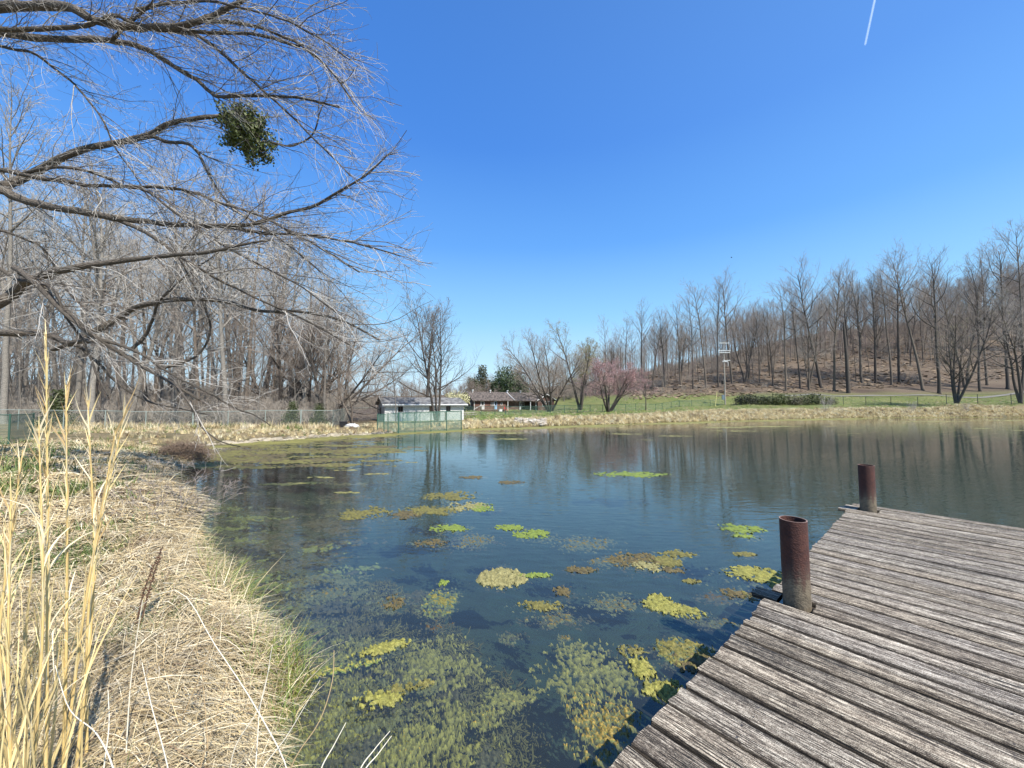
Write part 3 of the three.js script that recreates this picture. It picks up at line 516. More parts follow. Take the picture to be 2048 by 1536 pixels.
// ------------------------------------------------------------------ bare trees
const barkMap = tex(128, 256, (x, y, u, v) => clamp(.68 + .28 * n3(Math.cos(u * 6.283) * 3, Math.sin(u * 6.283) * 3, v * 14) + .2 * tile(u, v, 40, 3), 0, 1));
const barkBump = tex(128, 256, (x, y, u, v) => .5 + .4 * n3(Math.cos(u * 6.283) * 3.5, Math.sin(u * 6.283) * 3.5, v * 12));
const bark = (c) => std(c, .95, { map: barkMap, bumpMap: barkBump, bumpScale: .012 });
const BARK = { grey: bark([.23, .205, .175]), dark: bark([.115, .095, .08]), brown: bark([.2, .16, .125]), pale: bark([.33, .30, .26]) };
const TWIG = { grey: std([.31, .275, .24], .9), brown: std([.26, .21, .17], .9), dark: std([.13, .11, .095], .9), rose: std([.27, .19, .17], .9), pale: std([.40, .37, .33], .9) };
const UP = V(0, 1, 0);
function grow(o, r) {
  // o: {h, r0, stems, clear, spread, lean, n1, n2, n3, len1, up, leaf:{n,size,mat}} -> [{name, geo, mat}]
  const T = new GB(), C = new GB(), L = new GB();
  const rv = () => V(r() * 2 - 1, r() * 2 - 1, r() * 2 - 1);
  function limb(B, start, dir, len, r0, r1, segs, sides, wob, up, cb) {
    const pts = [start.clone()], rs = [r0], d = dir.clone().normalize();
    for (let k = 1; k <= segs; k++) {
      d.addScaledVector(rv(), wob).addScaledVector(UP, up / segs).normalize();
      pts.push(pts[k - 1].clone().addScaledVector(d, len / segs)); rs.push(lerp(r0, r1, k / segs));
    }
    if (B) B.tube(pts, rs, sides);
    if (cb) cb(pts, rs, d);
    return pts;
  }
  const along = (pts, rs, t) => { const f = t * (pts.length - 1), k = Math.min(pts.length - 2, Math.floor(f)), q = f - k; return [pts[k].clone().lerp(pts[k + 1], q), lerp(rs[k], rs[k + 1], q), pts[k + 1].clone().sub(pts[k]).normalize()]; };
  const side = (d, ang, az) => { const a = Math.abs(d.y) < .9 ? V(0, 1, 0) : V(1, 0, 0), x = d.clone().cross(a).normalize(), y = d.clone().cross(x); return d.clone().multiplyScalar(Math.cos(ang)).addScaledVector(x, Math.sin(ang) * Math.cos(az)).addScaledVector(y, Math.sin(ang) * Math.sin(az)); };
  const leafAt = (p) => { if (!o.leaf || r() > o.leaf.p) return; for (let k = 0; k < o.leaf.n; k++) { const c = p.clone().addScaledVector(rv(), o.leaf.spread), s = o.leaf.size * (.6 + r() * .8), a = rv().normalize().multiplyScalar(s), b = rv().normalize().multiplyScalar(s); L.tri(c.clone().sub(a), c.clone().add(b), c.clone().add(a).addScaledVector(b, -.4)); } };
  const twig = o.tw ?? .012;
  for (let s = 0; s < o.stems; s++) {
    const az0 = (s / o.stems) * 6.283 + r() * 1.2, tilt = o.stems > 1 ? o.spread * (.5 + r() * .7) : o.lean * r();
    const d0 = V(Math.sin(tilt) * Math.cos(az0), Math.cos(tilt), Math.sin(tilt) * Math.sin(az0)), H = o.h * (o.stems > 1 ? .75 + r() * .3 : 1), rr = o.r0 / Math.pow(o.stems, .4);
    limb(T, V(0, -.3, 0), d0, H, rr, rr * .12, 12, 7, o.wob ?? .05, .2, (pts, rs) => {
      T.tube([pts[0], pts[0].clone().add(V(0, .55, 0))], [rr * 1.7, rr * 1.0], 7);
      for (let k = 0; k < o.n1; k++) {
        const t = lerp(o.clear, .99, Math.pow((k + r() * .8) / o.n1, .85)), [p, pr, pd] = along(pts, rs, t);
        const len = o.len1 * H * (1.1 - .62 * Math.pow((t - o.clear) / (1 - o.clear), 1.3)) * (.5 + r() * .7);
        const r1 = Math.min(pr * .72, .012 + len * .0135);
        limb(pr > .03 ? T : C, p, side(pd, lerp(o.ang ?? 1.0, .5, (t - o.clear) / (1 - o.clear)) * (.75 + r() * .45), k * 2.4 + r()), len, r1, twig * 1.1, 6, 4, .13, o.up, (p2, s2) => {
          leafAt(p2[6]);
          for (let j = 0; j < o.n2; j++) {
            const t2 = lerp(.22, 1, (j + r()) / o.n2), [q, qr, qd] = along(p2, s2, t2), l2 = len * (.5 - .25 * t2) * (.6 + r() * .8);
            limb(C, q, side(qd, .55 + r() * .45, r() * 6.283), l2, Math.min(qr * .7, .006 + l2 * .011), twig, 4, 3, .17, o.up * .8, (p3, s3) => {
              leafAt(p3[4]); leafAt(p3[3]);
              for (let i = 0; i < o.n3; i++) { const t3 = lerp(.2, 1, (i + r()) / o.n3), [w, wr, wd] = along(p3, s3, t3); limb(C, w, side(wd, .5 + r() * .55, r() * 6.283), l2 * (.45 + r() * .4), twig * .85, twig * .4, 2, 3, .2, o.up * .8, (p4) => { leafAt(p4[2]); leafAt(p4[1]); }); }
            });
          }
        });
      }
    });
  }
  const out = [{ name: 'trunk', geo: T.geo(), mat: o.bark ?? BARK.grey }, { name: 'crown', geo: C.geo(), mat: o.twig ?? TWIG.grey }];
  if (o.leaf) out.push({ name: o.leaf.name, geo: L.geo(), mat: o.leaf.mat });
  out.h = o.h;
  return out;
}
function plant(proto, name, label, cat, pos, scale, rot, group, mats) {
  const o = base(name, label, cat, pos, rot, group);
  for (const p of proto) part(p.name, p.geo, mats?.[p.name] ?? p.mat, o);
  if (typeof scale === 'number') o.scale.setScalar(scale); else o.scale.set(...scale);
  return o;
}
const TALL = []; for (let k = 0; k < 7; k++) TALL.push(grow({ h: 22, r0: .2 + .03 * (k % 3), stems: 1, clear: .40 + .06 * (k % 4), spread: 0, lean: .05, n1: 19, n2: 7, n3: 5, len1: .26 + .03 * (k % 3), up: .42, ang: 1.0, wob: .04 + .01 * (k % 3), tw: .011 }, rng(100 + k)));
const FORK = []; for (let k = 0; k < 3; k++) FORK.push(grow({ h: 20, r0: .3, stems: 2 + (k % 2), clear: .3, spread: .16, n1: 15, n2: 7, n3: 6, len1: .32, up: .36, ang: .95, wob: .07, tw: .011 }, rng(130 + k)));
const SLIM = []; for (let k = 0; k < 4; k++) SLIM.push(grow({ h: 11, r0: .075, stems: 1, clear: .3, spread: 0, lean: .12, n1: 13, n2: 6, n3: 4, len1: .24, up: .3, ang: .95, wob: .07, tw: .009 }, rng(150 + k)));
const VASE = []; for (let k = 0; k < 3; k++) VASE.push(grow({ h: 13, r0: .42, stems: 6 - (k === 1 ? 1 : 0), clear: .22, spread: .66, n1: 16, n2: 9, n3: 7, len1: .4, up: .25, ang: 1.0, wob: .07, tw: .009, bark: BARK.dark, twig: TWIG.brown }, rng(170 + k)));
const BRUSH = []; for (let k = 0; k < 3; k++) BRUSH.push(grow({ h: 3, r0: .035, stems: 7, clear: .15, spread: .6, n1: 7, n2: 5, n3: 3, len1: .36, up: .45, ang: .8, wob: .1, tw: .006 }, rng(190 + k)));

const rt = rng(2024);
const jit = (a) => (rt() * 2 - 1) * a;
// ---- single trees that stand apart
const atTree = (px, d) => onG(px, d);
plant(VASE[0], 'bare_tree', 'large spreading many stemmed bare tree at the right end of the brick house', 'tree', atTree(1101, 74), [1.12, 1.22, 1.12], .4);
const LEAFY = grow({ h: 15, r0: .45, stems: 4, clear: .3, spread: .3, n1: 14, n2: 7, n3: 5, len1: .34, up: .35, ang: .95, tw: .012, bark: BARK.dark, twig: TWIG.brown, leaf: { name: 'buds', p: .5, n: 3, spread: .2, size: .07, mat: std([.25, .23, .08], .9) } }, rng(201));
plant(LEAFY, 'budding_tree', 'tall tree with pale yellow green buds on the lawn right of the brick house', 'tree', atTree(1161, 84), [1.2, 1.22, 1.2], 1.1);
const PINK = grow({ h: 8, r0: .38, stems: 5, clear: .3, spread: .5, n1: 13, n2: 7, n3: 6, len1: .42, up: .2, ang: 1.0, tw: .01, bark: BARK.dark, twig: TWIG.rose, leaf: { name: 'blossom', p: .75, n: 3, spread: .22, size: .06, mat: std([.36, .22, .215], .9) } }, rng(202));
plant(PINK, 'pink_blossom_tree', 'broad pink flowering tree with forked trunk behind the lawn fence', 'tree', atTree(1217, 63), [1.16, 1.08, 1.16], 0);
const PINK2 = grow({ h: 7, r0: .12, stems: 1, clear: .3, lean: .1, spread: .3, n1: 16, n2: 6, n3: 6, len1: .38, up: .5, ang: 1.0, tw: .01, bark: BARK.dark, twig: TWIG.rose, leaf: { name: 'blossom', p: .7, n: 3, spread: .22, size: .06, mat: std([.38, .245, .235], .9) } }, rng(203));
plant(PINK2, 'pink_blossom_tree', 'small slender pink flowering tree to the right of the broad one', 'tree', atTree(1291, 72), [1.0, 1.02, 1.0], 2);
const SHEDT = grow({ h: 11.5, r0: .2, stems: 3, clear: .2, spread: .22, n1: 16, n2: 8, n3: 6, len1: .36, up: .35, ang: .95, wob: .055, tw: .009, bark: BARK.dark, twig: TWIG.dark }, rng(205));
plant(SHEDT, 'bare_tree', 'dark forked bare tree rising in front of the white shed', 'tree', atTree(874, 35.5), [1, 1.03, 1], 2.2);
plant(grow({ h: 15, r0: .3, stems: 1, clear: .28, lean: .03, spread: 0, n1: 18, n2: 7, n3: 5, len1: .27, up: .6, ang: 1, tw: .012, bark: BARK.dark, twig: TWIG.brown, leaf: { name: 'dead_leaves', p: .12, n: 2, spread: .2, size: .06, mat: std([.3, .2, .11], .9) } }, rng(206)), 'bare_tree', 'bare tree with a few clinging brown leaves behind the white shed', 'tree', atTree(850, 47), .86, .3);
plant(SLIM[1], 'thin_tree', 'thin bare sapling before the left end of the white shed', 'tree', atTree(792, 34), [.72, .78, .72], .8);
const GNARL = grow({ h: 5.5, r0: .13, stems: 2, clear: .35, spread: .3, n1: 7, n2: 4, n3: 3, len1: .4, up: .5, ang: .9, wob: .2, tw: .009, bark: BARK.brown, twig: TWIG.brown }, rng(208));
plant(GNARL, 'crooked_tree', 'small crooked bare tree in the grass left of the white shed', 'tree', atTree(706, 33.5), 1.0, 2.4);
for (const [px, d, k, s, rz, lab] of [[652, 38, 0, 1.05, -.34, 'leaning dark tree at the right edge of the left woods'], [618, 41, 1, 1.1, -.2, 'leaning tree with upright limbs behind the two cedar shrubs'], [560, 40, 2, 1.1, -.05, 'broad many stemmed tree among the left woods above the cedar shrubs']]) { const t = plant(VASE[k], 'bare_tree', lab, 'tree', atTree(px, d), [s * .8, s, s * .8], px); t.rotation.order = 'ZYX'; t.rotation.z = rz; }
// two trees at the water's side on the right, in front of the hill
const BANKT = grow({ h: 17, r0: .36, stems: 4, clear: .24, spread: .3, n1: 15, n2: 7, n3: 5, len1: .36, up: .3, ang: .95, wob: .07, tw: .013, bark: BARK.dark, twig: TWIG.brown, leaf: { name: 'buds', p: .1, n: 2, spread: .25, size: .06, mat: std([.24, .24, .09], .9) } }, rng(210));
plant(BANKT, 'bare_tree', 'dark multi stemmed tree leaning apart behind the road fence on the right', 'tree', atTree(1911, 68), [1.05, 1.05, 1.05], 2.6);
plant(FORK[1], 'bare_tree', 'dark forked tree at the right edge of the picture behind the fence', 'tree', atTree(2040, 64), [1.1, 1.05, 1.1], .6, null, { trunk: BARK.dark });
// ---- woods on the left
const leftGroup = 'bare trees of the dense wood on the left';
const tall = (k) => (k % 4 === 3 ? FORK[(k >> 2) % 3] : TALL[k % 7]);
for (let k = 0; k < 84; k++) {
  const row = k % 5, d = 33 + row * 8.5 + rt() * 8, px = -140 + ((k * 61) % 84) / 84 * 940 + jit(14);
  if (px > 690 - row * 6 && d < 60) continue;
  const edge = smooth(820, 480, px), hgt = lerp(.5, 1.02, edge) * (.86 + rt() * .3) * lerp(.92, 1.25, row / 4) * (px > 690 ? .6 : 1);
  const tone = k % 7 === 2 ? 'pale barked' : k % 3 ? 'grey' : 'brown', plc = px > 600 ? 'at the right end of left wood' : px > 380 ? 'behind right half of left fence' : px > 190 ? 'behind middle of left fence' : 'of left wood behind tall grass', lab = `${k % 4 === 3 ? 'forked' : 'straight'} ${tone} bare tree ${d > 52 ? 'deep inside' : 'near front'} ${plc}`;
  const t = plant(tall(k), 'woodland_tree', lab, 'tree', onG(px, d), [hgt, hgt, hgt], rt() * 6.28, leftGroup, k % 7 === 2 ? { trunk: BARK.pale, crown: TWIG.pale } : k % 3 ? { trunk: BARK.grey, crown: TWIG.pale } : { trunk: BARK.brown, crown: TWIG.grey });
}
for (const [px, d, s, lab] of [[186, 31.5, 1.02, 'pale barked trunk behind the fence above the tall grass'], [452, 33, .95, 'straight pale grey trunk behind the middle of the left fence'], [10, 30, 1.15, 'tall pale tree at the left edge of the wood']]) plant(TALL[Math.round(px) % 7], 'woodland_tree', lab, 'tree', onG(px, d), s, px, null, { trunk: BARK.pale, crown: TWIG.pale });
for (let k = 0; k < 110; k++) { const d = 31 + rt() * 24, px = -100 + rt() * 790; plant(SLIM[k % 4], 'sapling', `thin ${k % 2 ? 'brown' : 'grey'} sapling in the left wood ${px > 380 ? 'behind the right half of the fence' : px > 150 ? 'behind the middle of the fence' : 'behind the tall grass'}`, 'sapling', onG(px, d), [.8, .5 + rt() * .7, .8], rt() * 6, 'saplings in the left wood', k % 2 ? { trunk: BARK.brown, crown: TWIG.brown } : null); }
// ---- distance between woods and house
for (let k = 0; k < 34; k++) { const px = 690 + k * 9 + jit(8), d = 95 + rt() * 45; plant(k % 3 ? SLIM[k % 4] : VASE[k % 3], 'distant_tree', `${k % 3 ? 'thin' : 'spreading'} small bare tree in the distance ${px > 930 ? 'behind the brick house' : px > 800 ? 'above the shed roof' : 'left of the shed'}`, 'tree', onG(px, d), (k % 3 ? .8 : .55) * (.7 + rt() * .5), rt() * 6, 'distant trees beyond the shed', { trunk: BARK.brown, crown: TWIG.brown }); }
// ---- low hill behind the house
for (let k = 0; k < 46; k++) { const px = 985 + rt() * 290, d = 112 + rt() * 45; plant(k % 2 ? SLIM[k % 4] : TALL[k % 7], 'slope_tree', `${k % 2 ? 'small brown' : 'taller grey'} bare tree on the slope behind ${px > 1180 ? 'the pink tree' : px > 1100 ? 'the budding tree' : 'the brick house'}`, 'tree', onG(px, d), (k % 2 ? .95 : .52) * (.8 + rt() * .45), rt() * 6, 'trees on the slope behind the house', k % 2 ? { trunk: BARK.brown, crown: TWIG.brown } : null); }
// ---- wooded hill on the right: (px, depth, scale)
const hillGroup = 'bare trees on the wooded hill at right';
const first = [[1212, 118, .95], [1228, 112, .8], [1252, 110, .86], [1285, 108, .95], [1305, 104, .8], [1330, 103, .86], [1362, 100, 1.1], [1386, 97, 1.0], [1412, 96, 1.12], [1437, 97, 1.15], [1465, 98, 1.12], [1490, 98, .86], [1520, 98, .82], [1547, 94, .8], [1572, 91, 1.1], [1600, 92, 1.06], [1618, 91, 1.0], [1642, 93, 1.25], [1668, 90, 1.22], [1695, 95, 1.1], [1725, 93, 1.22], [1752, 93, 1.28], [1784, 91, 1.22], [1800, 92, 1.3], [1846, 86, 1.22], [1878, 84, 1.15], [1930, 86, 1.1], [1960, 83, 1.12], [1975, 86, 1.2], [2016, 82, 1.25], [2050, 80, 1.35]];
first.forEach(([px, d, s], k) => { s *= px > 1840 ? 1.16 : 1.06; const w = s * (.82 + .12 * (k % 3)); plant(k % 5 === 1 ? FORK[k % 3] : TALL[(k * 3) % 7], 'hill_tree', `${k % 5 === 1 ? 'forked' : 'single trunked'} bare tree at hill foot ${px > 1880 ? 'right of the leaning bank tree' : px > 1700 ? 'left of the leaning bank tree' : px > 1470 ? 'above the hedge' : px > 1400 ? 'behind the utility pole' : 'between pink tree and utility pole'}`, 'tree', onG(px, d), [w, s * .98, w], k * 1.7, hillGroup, k % 2 ? { trunk: BARK.dark, crown: TWIG.brown } : { trunk: BARK.brown, crown: TWIG.grey }); });
for (let k = 0; k < 165; k++) { const px = 1225 + Math.pow(rt(), .8) * 900, d = 102 + rt() * 66; const s = (.58 + rt() * .42) * lerp(.85, 1.05, (px - 1235) / 800); plant(tall(k), 'hill_tree', `${k % 4 === 3 ? 'forked' : 'slim'} ${k % 2 ? 'brown' : 'dark'} bare tree higher on the hill ${px > 1880 ? 'at the right edge' : px > 1700 ? 'above the road' : px > 1470 ? 'above the hedge' : 'left of the utility pole'}`, 'tree', onG(px, d), [s * .8, s, s * .8], rt() * 6, hillGroup + ', higher up', k % 2 ? { trunk: BARK.brown, crown: TWIG.brown } : { trunk: BARK.dark, crown: TWIG.grey }); }
for (let k = 0; k < 110; k++) { const px = 1230 + rt() * 860, d = 93 + rt() * 55; plant(SLIM[k % 4], 'hill_sapling', `thin ${k % 2 ? 'rosy' : 'grey'} sapling on the hillside ${px > 1880 ? 'at the right edge' : px > 1700 ? 'above the road' : px > 1470 ? 'above the hedge' : 'left of the utility pole'}`, 'sapling', onG(px, d), .5 + rt() * .6, rt() * 6, 'saplings on the hillside', k % 2 ? { trunk: BARK.brown, crown: TWIG.rose } : null); }
{ // broken snag on the hill
  const b = onG(1697, 88), g = new GB().tube([V(0, -.3, 0), V(-.1, 8, 0), V(-.5, 14.5, .1), V(-.62, 16.4, .1)], [.42, .33, .24, .1], 8);
  const o = base('dead_snag', 'broken dead trunk without branches standing on the hillside', 'dead tree', b); part('trunk', g.geo(), BARK.dark, o);
}
// ---- brush (nobody could count it)
function scatter(name, protoGeo, mat, list, label, category) {
  const m = new THREE.InstancedMesh(protoGeo, mat, list.length), M4 = new THREE.Matrix4(), q = new THREE.Quaternion(), e = new THREE.Euler(), c = new THREE.Color(); m.name = numbered(name);
  list.forEach(([p, s, ry, rx = 0, rz = 0, col], i) => { M4.compose(p, q.setFromEuler(e.set(rx, ry, rz, 'YXZ')), typeof s === 'number' ? V(s, s, s) : s); m.setMatrixAt(i, M4); if (col) m.setColorAt(i, c.setRGB(...col)); });
  scene.add(m); return tag(m, label, category, null, 'stuff');
}
const merged = (proto) => { const g = new GB(); for (const p of proto) g.add(p.geo); return g.geo(); };
const brushGeo = BRUSH.map(merged), brushMat = std([.34, .295, .245], .9), brushMat2 = std([.3, .26, .205], .9);
{
  const l = []; for (let k = 0; k < 460; k++) { const d = 30.5 + Math.pow(rt(), .8) * 34, px = -140 + rt() * 830; l.push([onG(px, d), (.5 + rt() * .8) * lerp(.8, 1.8, (d - 30) / 34), rt() * 6]); }
  scatter('undergrowth', brushGeo[0], brushMat, l, 'tangled bare undergrowth filling the left wood behind the fence', 'undergrowth');
  const m = []; for (let k = 0; k < 1000; k++) { const px = 1240 + rt() * 880, d = 91 + Math.pow(rt(), .8) * 75; m.push([onG(px, d), (.2 + rt() * .6) * (d > 115 ? 1.5 : 1), rt() * 6]); }
  scatter('undergrowth', brushGeo[1], brushMat, m, 'thin brown undergrowth over the wooded hillside', 'undergrowth');
  const q = []; for (let k = 0; k < 260; k++) { const px = 690 + rt() * 600, d = (px > 960 ? 108 : 84) + rt() * 50; q.push([onG(px, d), .8 + rt() * .8, rt() * 6]); }
  scatter('undergrowth', brushGeo[2], brushMat2, q, 'low brush in the distance beyond the shed and house', 'undergrowth');
}
{ // fallen branches, leaf heaps and stumps in the litter
  const g = new THREE.IcosahedronGeometry(1, 1), p = g.attributes.position; for (let i = 0; i < p.count; i++) { const k = 1 + .35 * n3(p.getX(i) * 1.4, p.getY(i) * 1.4, p.getZ(i) * 1.4); p.setXYZ(i, p.getX(i) * k, p.getY(i) * k, p.getZ(i) * k); } g.computeVertexNormals();
  const l = [], b = []; for (let k = 0; k < 6000; k++) { const px = 1260 + rt() * 820, d = 89.5 + Math.pow(rt(), 1.3) * 60, s = .12 + Math.pow(rt(), 2.4) * .42, t = rt(), q = .6 + rt() * .7; const o = onG(px, d); if (o.y < 2.85) continue; l.push([o, V(s * 1.3, s * .4, s), rt() * 6.28, jit(.3), jit(.3), (t < .5 ? [.2, .145, .095] : t < .88 ? [.12, .083, .055] : [.25, .19, .13]).map((v) => v * q)]); }
  scatter('leaf_litter', g, std([1, 1, 1], .95), l, 'heaps of brown fallen leaves over the wooded hillside', 'leaf litter');
  const lg = new GB().tube([V(-.5, .03, 0), V(0, .035, .01), V(.5, .03, 0)], [.014, .012, .005], 5).geo();
  for (let k = 0; k < 70; k++) { const px = 1270 + rt() * 800, d = 90 + rt() * 40, o = onG(px, d), s = 2 + rt() * 4.5; if (o.y < 2.85) continue; const q = .5 + rt() * .6; b.push([o.add(V(0, .1, 0)), V(s, s * .9, s * 1.3), rt() * 6.28, 0, jit(.35), [.36 * q, .31 * q, .25 * q]]); }
  scatter('fallen_branches', lg, std([1, 1, 1], .9), b, 'pale fallen branches lying in the leaves of the hillside', 'branches');
}
{ // the wood behind: too many to tell apart
  for (let v = 0; v < 4; v++) {
    const l = [], g = merged([TALL[1], SLIM[0], TALL[4], SLIM[2]][v]); const n = v % 2 ? 190 : 85;
    for (let k = 0; k < n; k++) { const px = 1200 + Math.pow(rt(), .85) * 920, d = 108 + rt() * 62, s = (v % 2 ? .75 + rt() * .6 : .5 + rt() * .36) * lerp(.85, 1.08, (px - 1200) / 900); l.push([onG(px, d), V(s * .9, s, s * .9), rt() * 6.28]); }
    scatter('hill_wood', g, [std([.21, .17, .14], .9), std([.27, .225, .185], .9)][v % 2], l, `mass of ${v % 2 ? 'slender' : 'tall'} bare trees covering the upper hillside, ${v < 2 ? 'upright' : 'slightly leaning'} ones`, 'wood');
  }
}
{
  const l = []; for (let k = 0; k < 150; k++) { const px = 935 + rt() * 330, d = 116 + rt() * 45, s = .6 + rt() * .55; l.push([onG(px, d), V(s * 1.1, s * lerp(.75, 1.05, (px - 935) / 330), s * 1.1), rt() * 6.28]); }
  scatter('slope_wood', merged(SLIM[3]), std([.27, .23, .185], .9), l, 'grey brown bare wood covering the low slope behind the brick house', 'wood');
}
// ---- evergreens: many small leaf faces round clumps
function evergreen(shape, n, size, mat, r, trunkH, trunkR) {
  const g = new GB(), rv = () => V(r() * 2 - 1, r() * 2 - 1, r() * 2 - 1), clumps = [];
  for (let k = 0; k < 90; k++) clumps.push(shape(r));
  for (let k = 0; k < n; k++) {
    const c = clumps[Math.floor(r() * clumps.length)].clone().addScaledVector(rv(), size * 5.5), s = size * (.6 + r() * .8), a = rv().normalize(), b = rv(); b.addScaledVector(a, -b.dot(a)).normalize();
    g.tri(c.clone().addScaledVector(a, -s), c.clone().addScaledVector(b, s * .55), c.clone().addScaledVector(a, s)); g.tri(c.clone().addScaledVector(a, -s), c.clone().addScaledVector(a, s), c.clone().addScaledVector(b, -s * .55));
  }
  return [{ name: 'trunk', geo: new GB().tube([V(0, -.2, 0), V(0, trunkH, 0)], [trunkR, trunkR * .3], 7).geo(), mat: BARK.dark }, { name: 'crown', geo: g.geo(), mat }];
}
const leafMat = (c) => { const m = new THREE.MeshPhysicalMaterial({ roughness: .6, side: THREE.DoubleSide }); m.color.setRGB(...c); return m; };
const round = (rx, ry, y0) => (r) => { for (;;) { const v = V(r() * 2 - 1, r() * 2 - 1, r() * 2 - 1); if (v.length() < 1 && v.length() > .35) return V(v.x * rx, y0 + v.y * ry, v.z * rx); } };
const cone = (R, h, y0) => (r) => { const t = Math.pow(r(), 1.4), a = r() * 6.283, q = R * (1 - t * .93) * Math.sqrt(r()); return V(Math.cos(a) * q, y0 + t * h, Math.sin(a) * q); };
plant(evergreen(round(3.9, 3.4, 4.2), 7000, .2, leafMat([.035, .06, .018]), rng(301), 5, .3), 'evergreen_tree', 'big round dark evergreen tree behind the brick house roof', 'tree', onG(1018, 108), [1.2, 1.4, 1.2], 0);
plant(evergreen(cone(2.1, 7, .8), 3800, .17, leafMat([.06, .065, .03]), rng(302), 7, .2), 'cedar_tree', 'pointed olive cedar tree left of the round evergreen', 'tree', onG(965, 112), [1.2, 1.4, 1.2], 0);
plant(evergreen(cone(1.9, 5, .5), 3000, .17, leafMat([.045, .055, .022]), rng(303), 5, .2), 'cedar_tree', 'low dark cedar at the left end of the evergreen row', 'tree', onG(944, 110), [1.3, 1.3, 1.3], 0);
plant(evergreen(cone(1.7, 5, .5), 2600, .17, leafMat([.075, .06, .03]), rng(304), 5, .2), 'cedar_tree', 'brownish cedar between the pointed cedar and the round evergreen', 'tree', onG(984, 109), [1.1, 1.15, 1.1], 0);
plant(evergreen(round(2.2, 1.3, 1.5), 2200, .13, leafMat([.5, .47, .27]), rng(305), 1.6, .12), 'blossoming_shrub', 'cream blossoming shrub beyond the right end of the shed roof', 'shrub', onG(912, 82), [1.15, 1.35, 1.15], 0);
for (const [px, d, s, lab] of [[586, 31.2, .72, 'left one of two small green cedars by the fence'], [640, 31.4, .66, 'right one of two small green cedars near the fence corner'], [118, 27.5, .95, 'dark green cedar bush behind the tall grass at far left']]) plant(evergreen(cone(1.05, 2.3, .25), 2400, .075, leafMat([.05, .065, .014]), rng(px), 2, .08), 'cedar_shrub', lab, 'shrub', onG(px, d), [s, s, s], 0);
for (const [px, d, sx, sy, c, lab] of [[1490, 77, 1.35, 1.0, [.028, .032, .014], 'dark bush right of the utility pole'], [1523, 77, 1.3, .85, [.06, .068, .028], 'olive bush second from the utility pole'], [1556, 76.5, 1.25, 1.05, [.075, .09, .025], 'green bush in the middle of the hedge below the hill'], [1590, 76, 1.2, .9, [.11, .10, .06], 'greyish bush right of the middle of the hedge'], [1622, 75.5, 1.3, 1.05, [.075, .085, .028], 'green bush near the right end of the hedge'], [1652, 75, 1.0, .9, [.10, .095, .055], 'grey bush ending the hedge on the right']])
  plant(evergreen(round(1.5, .85, .85), 1700, .11, leafMat(c), rng(px), 1, .06), 'hedge_bush', lab, 'bush', onG(px, d), [sx, sy, sx], px);
for (const [px, d, s, lab] of [[1652, 54.5, .95, 'bare grey shrub on the far bank before the hedge'], [1823, 55.5, .7, 'pale forked shrub on the far bank'], [1932, 57, .6, 'small bare shrub on the far bank under the dark tree']]) plant(BRUSH[1], 'bare_shrub', lab, 'shrub', onG(px, d), [s * .7, s, s * .7], px, null, { trunk: BARK.pale, crown: TWIG.pale });
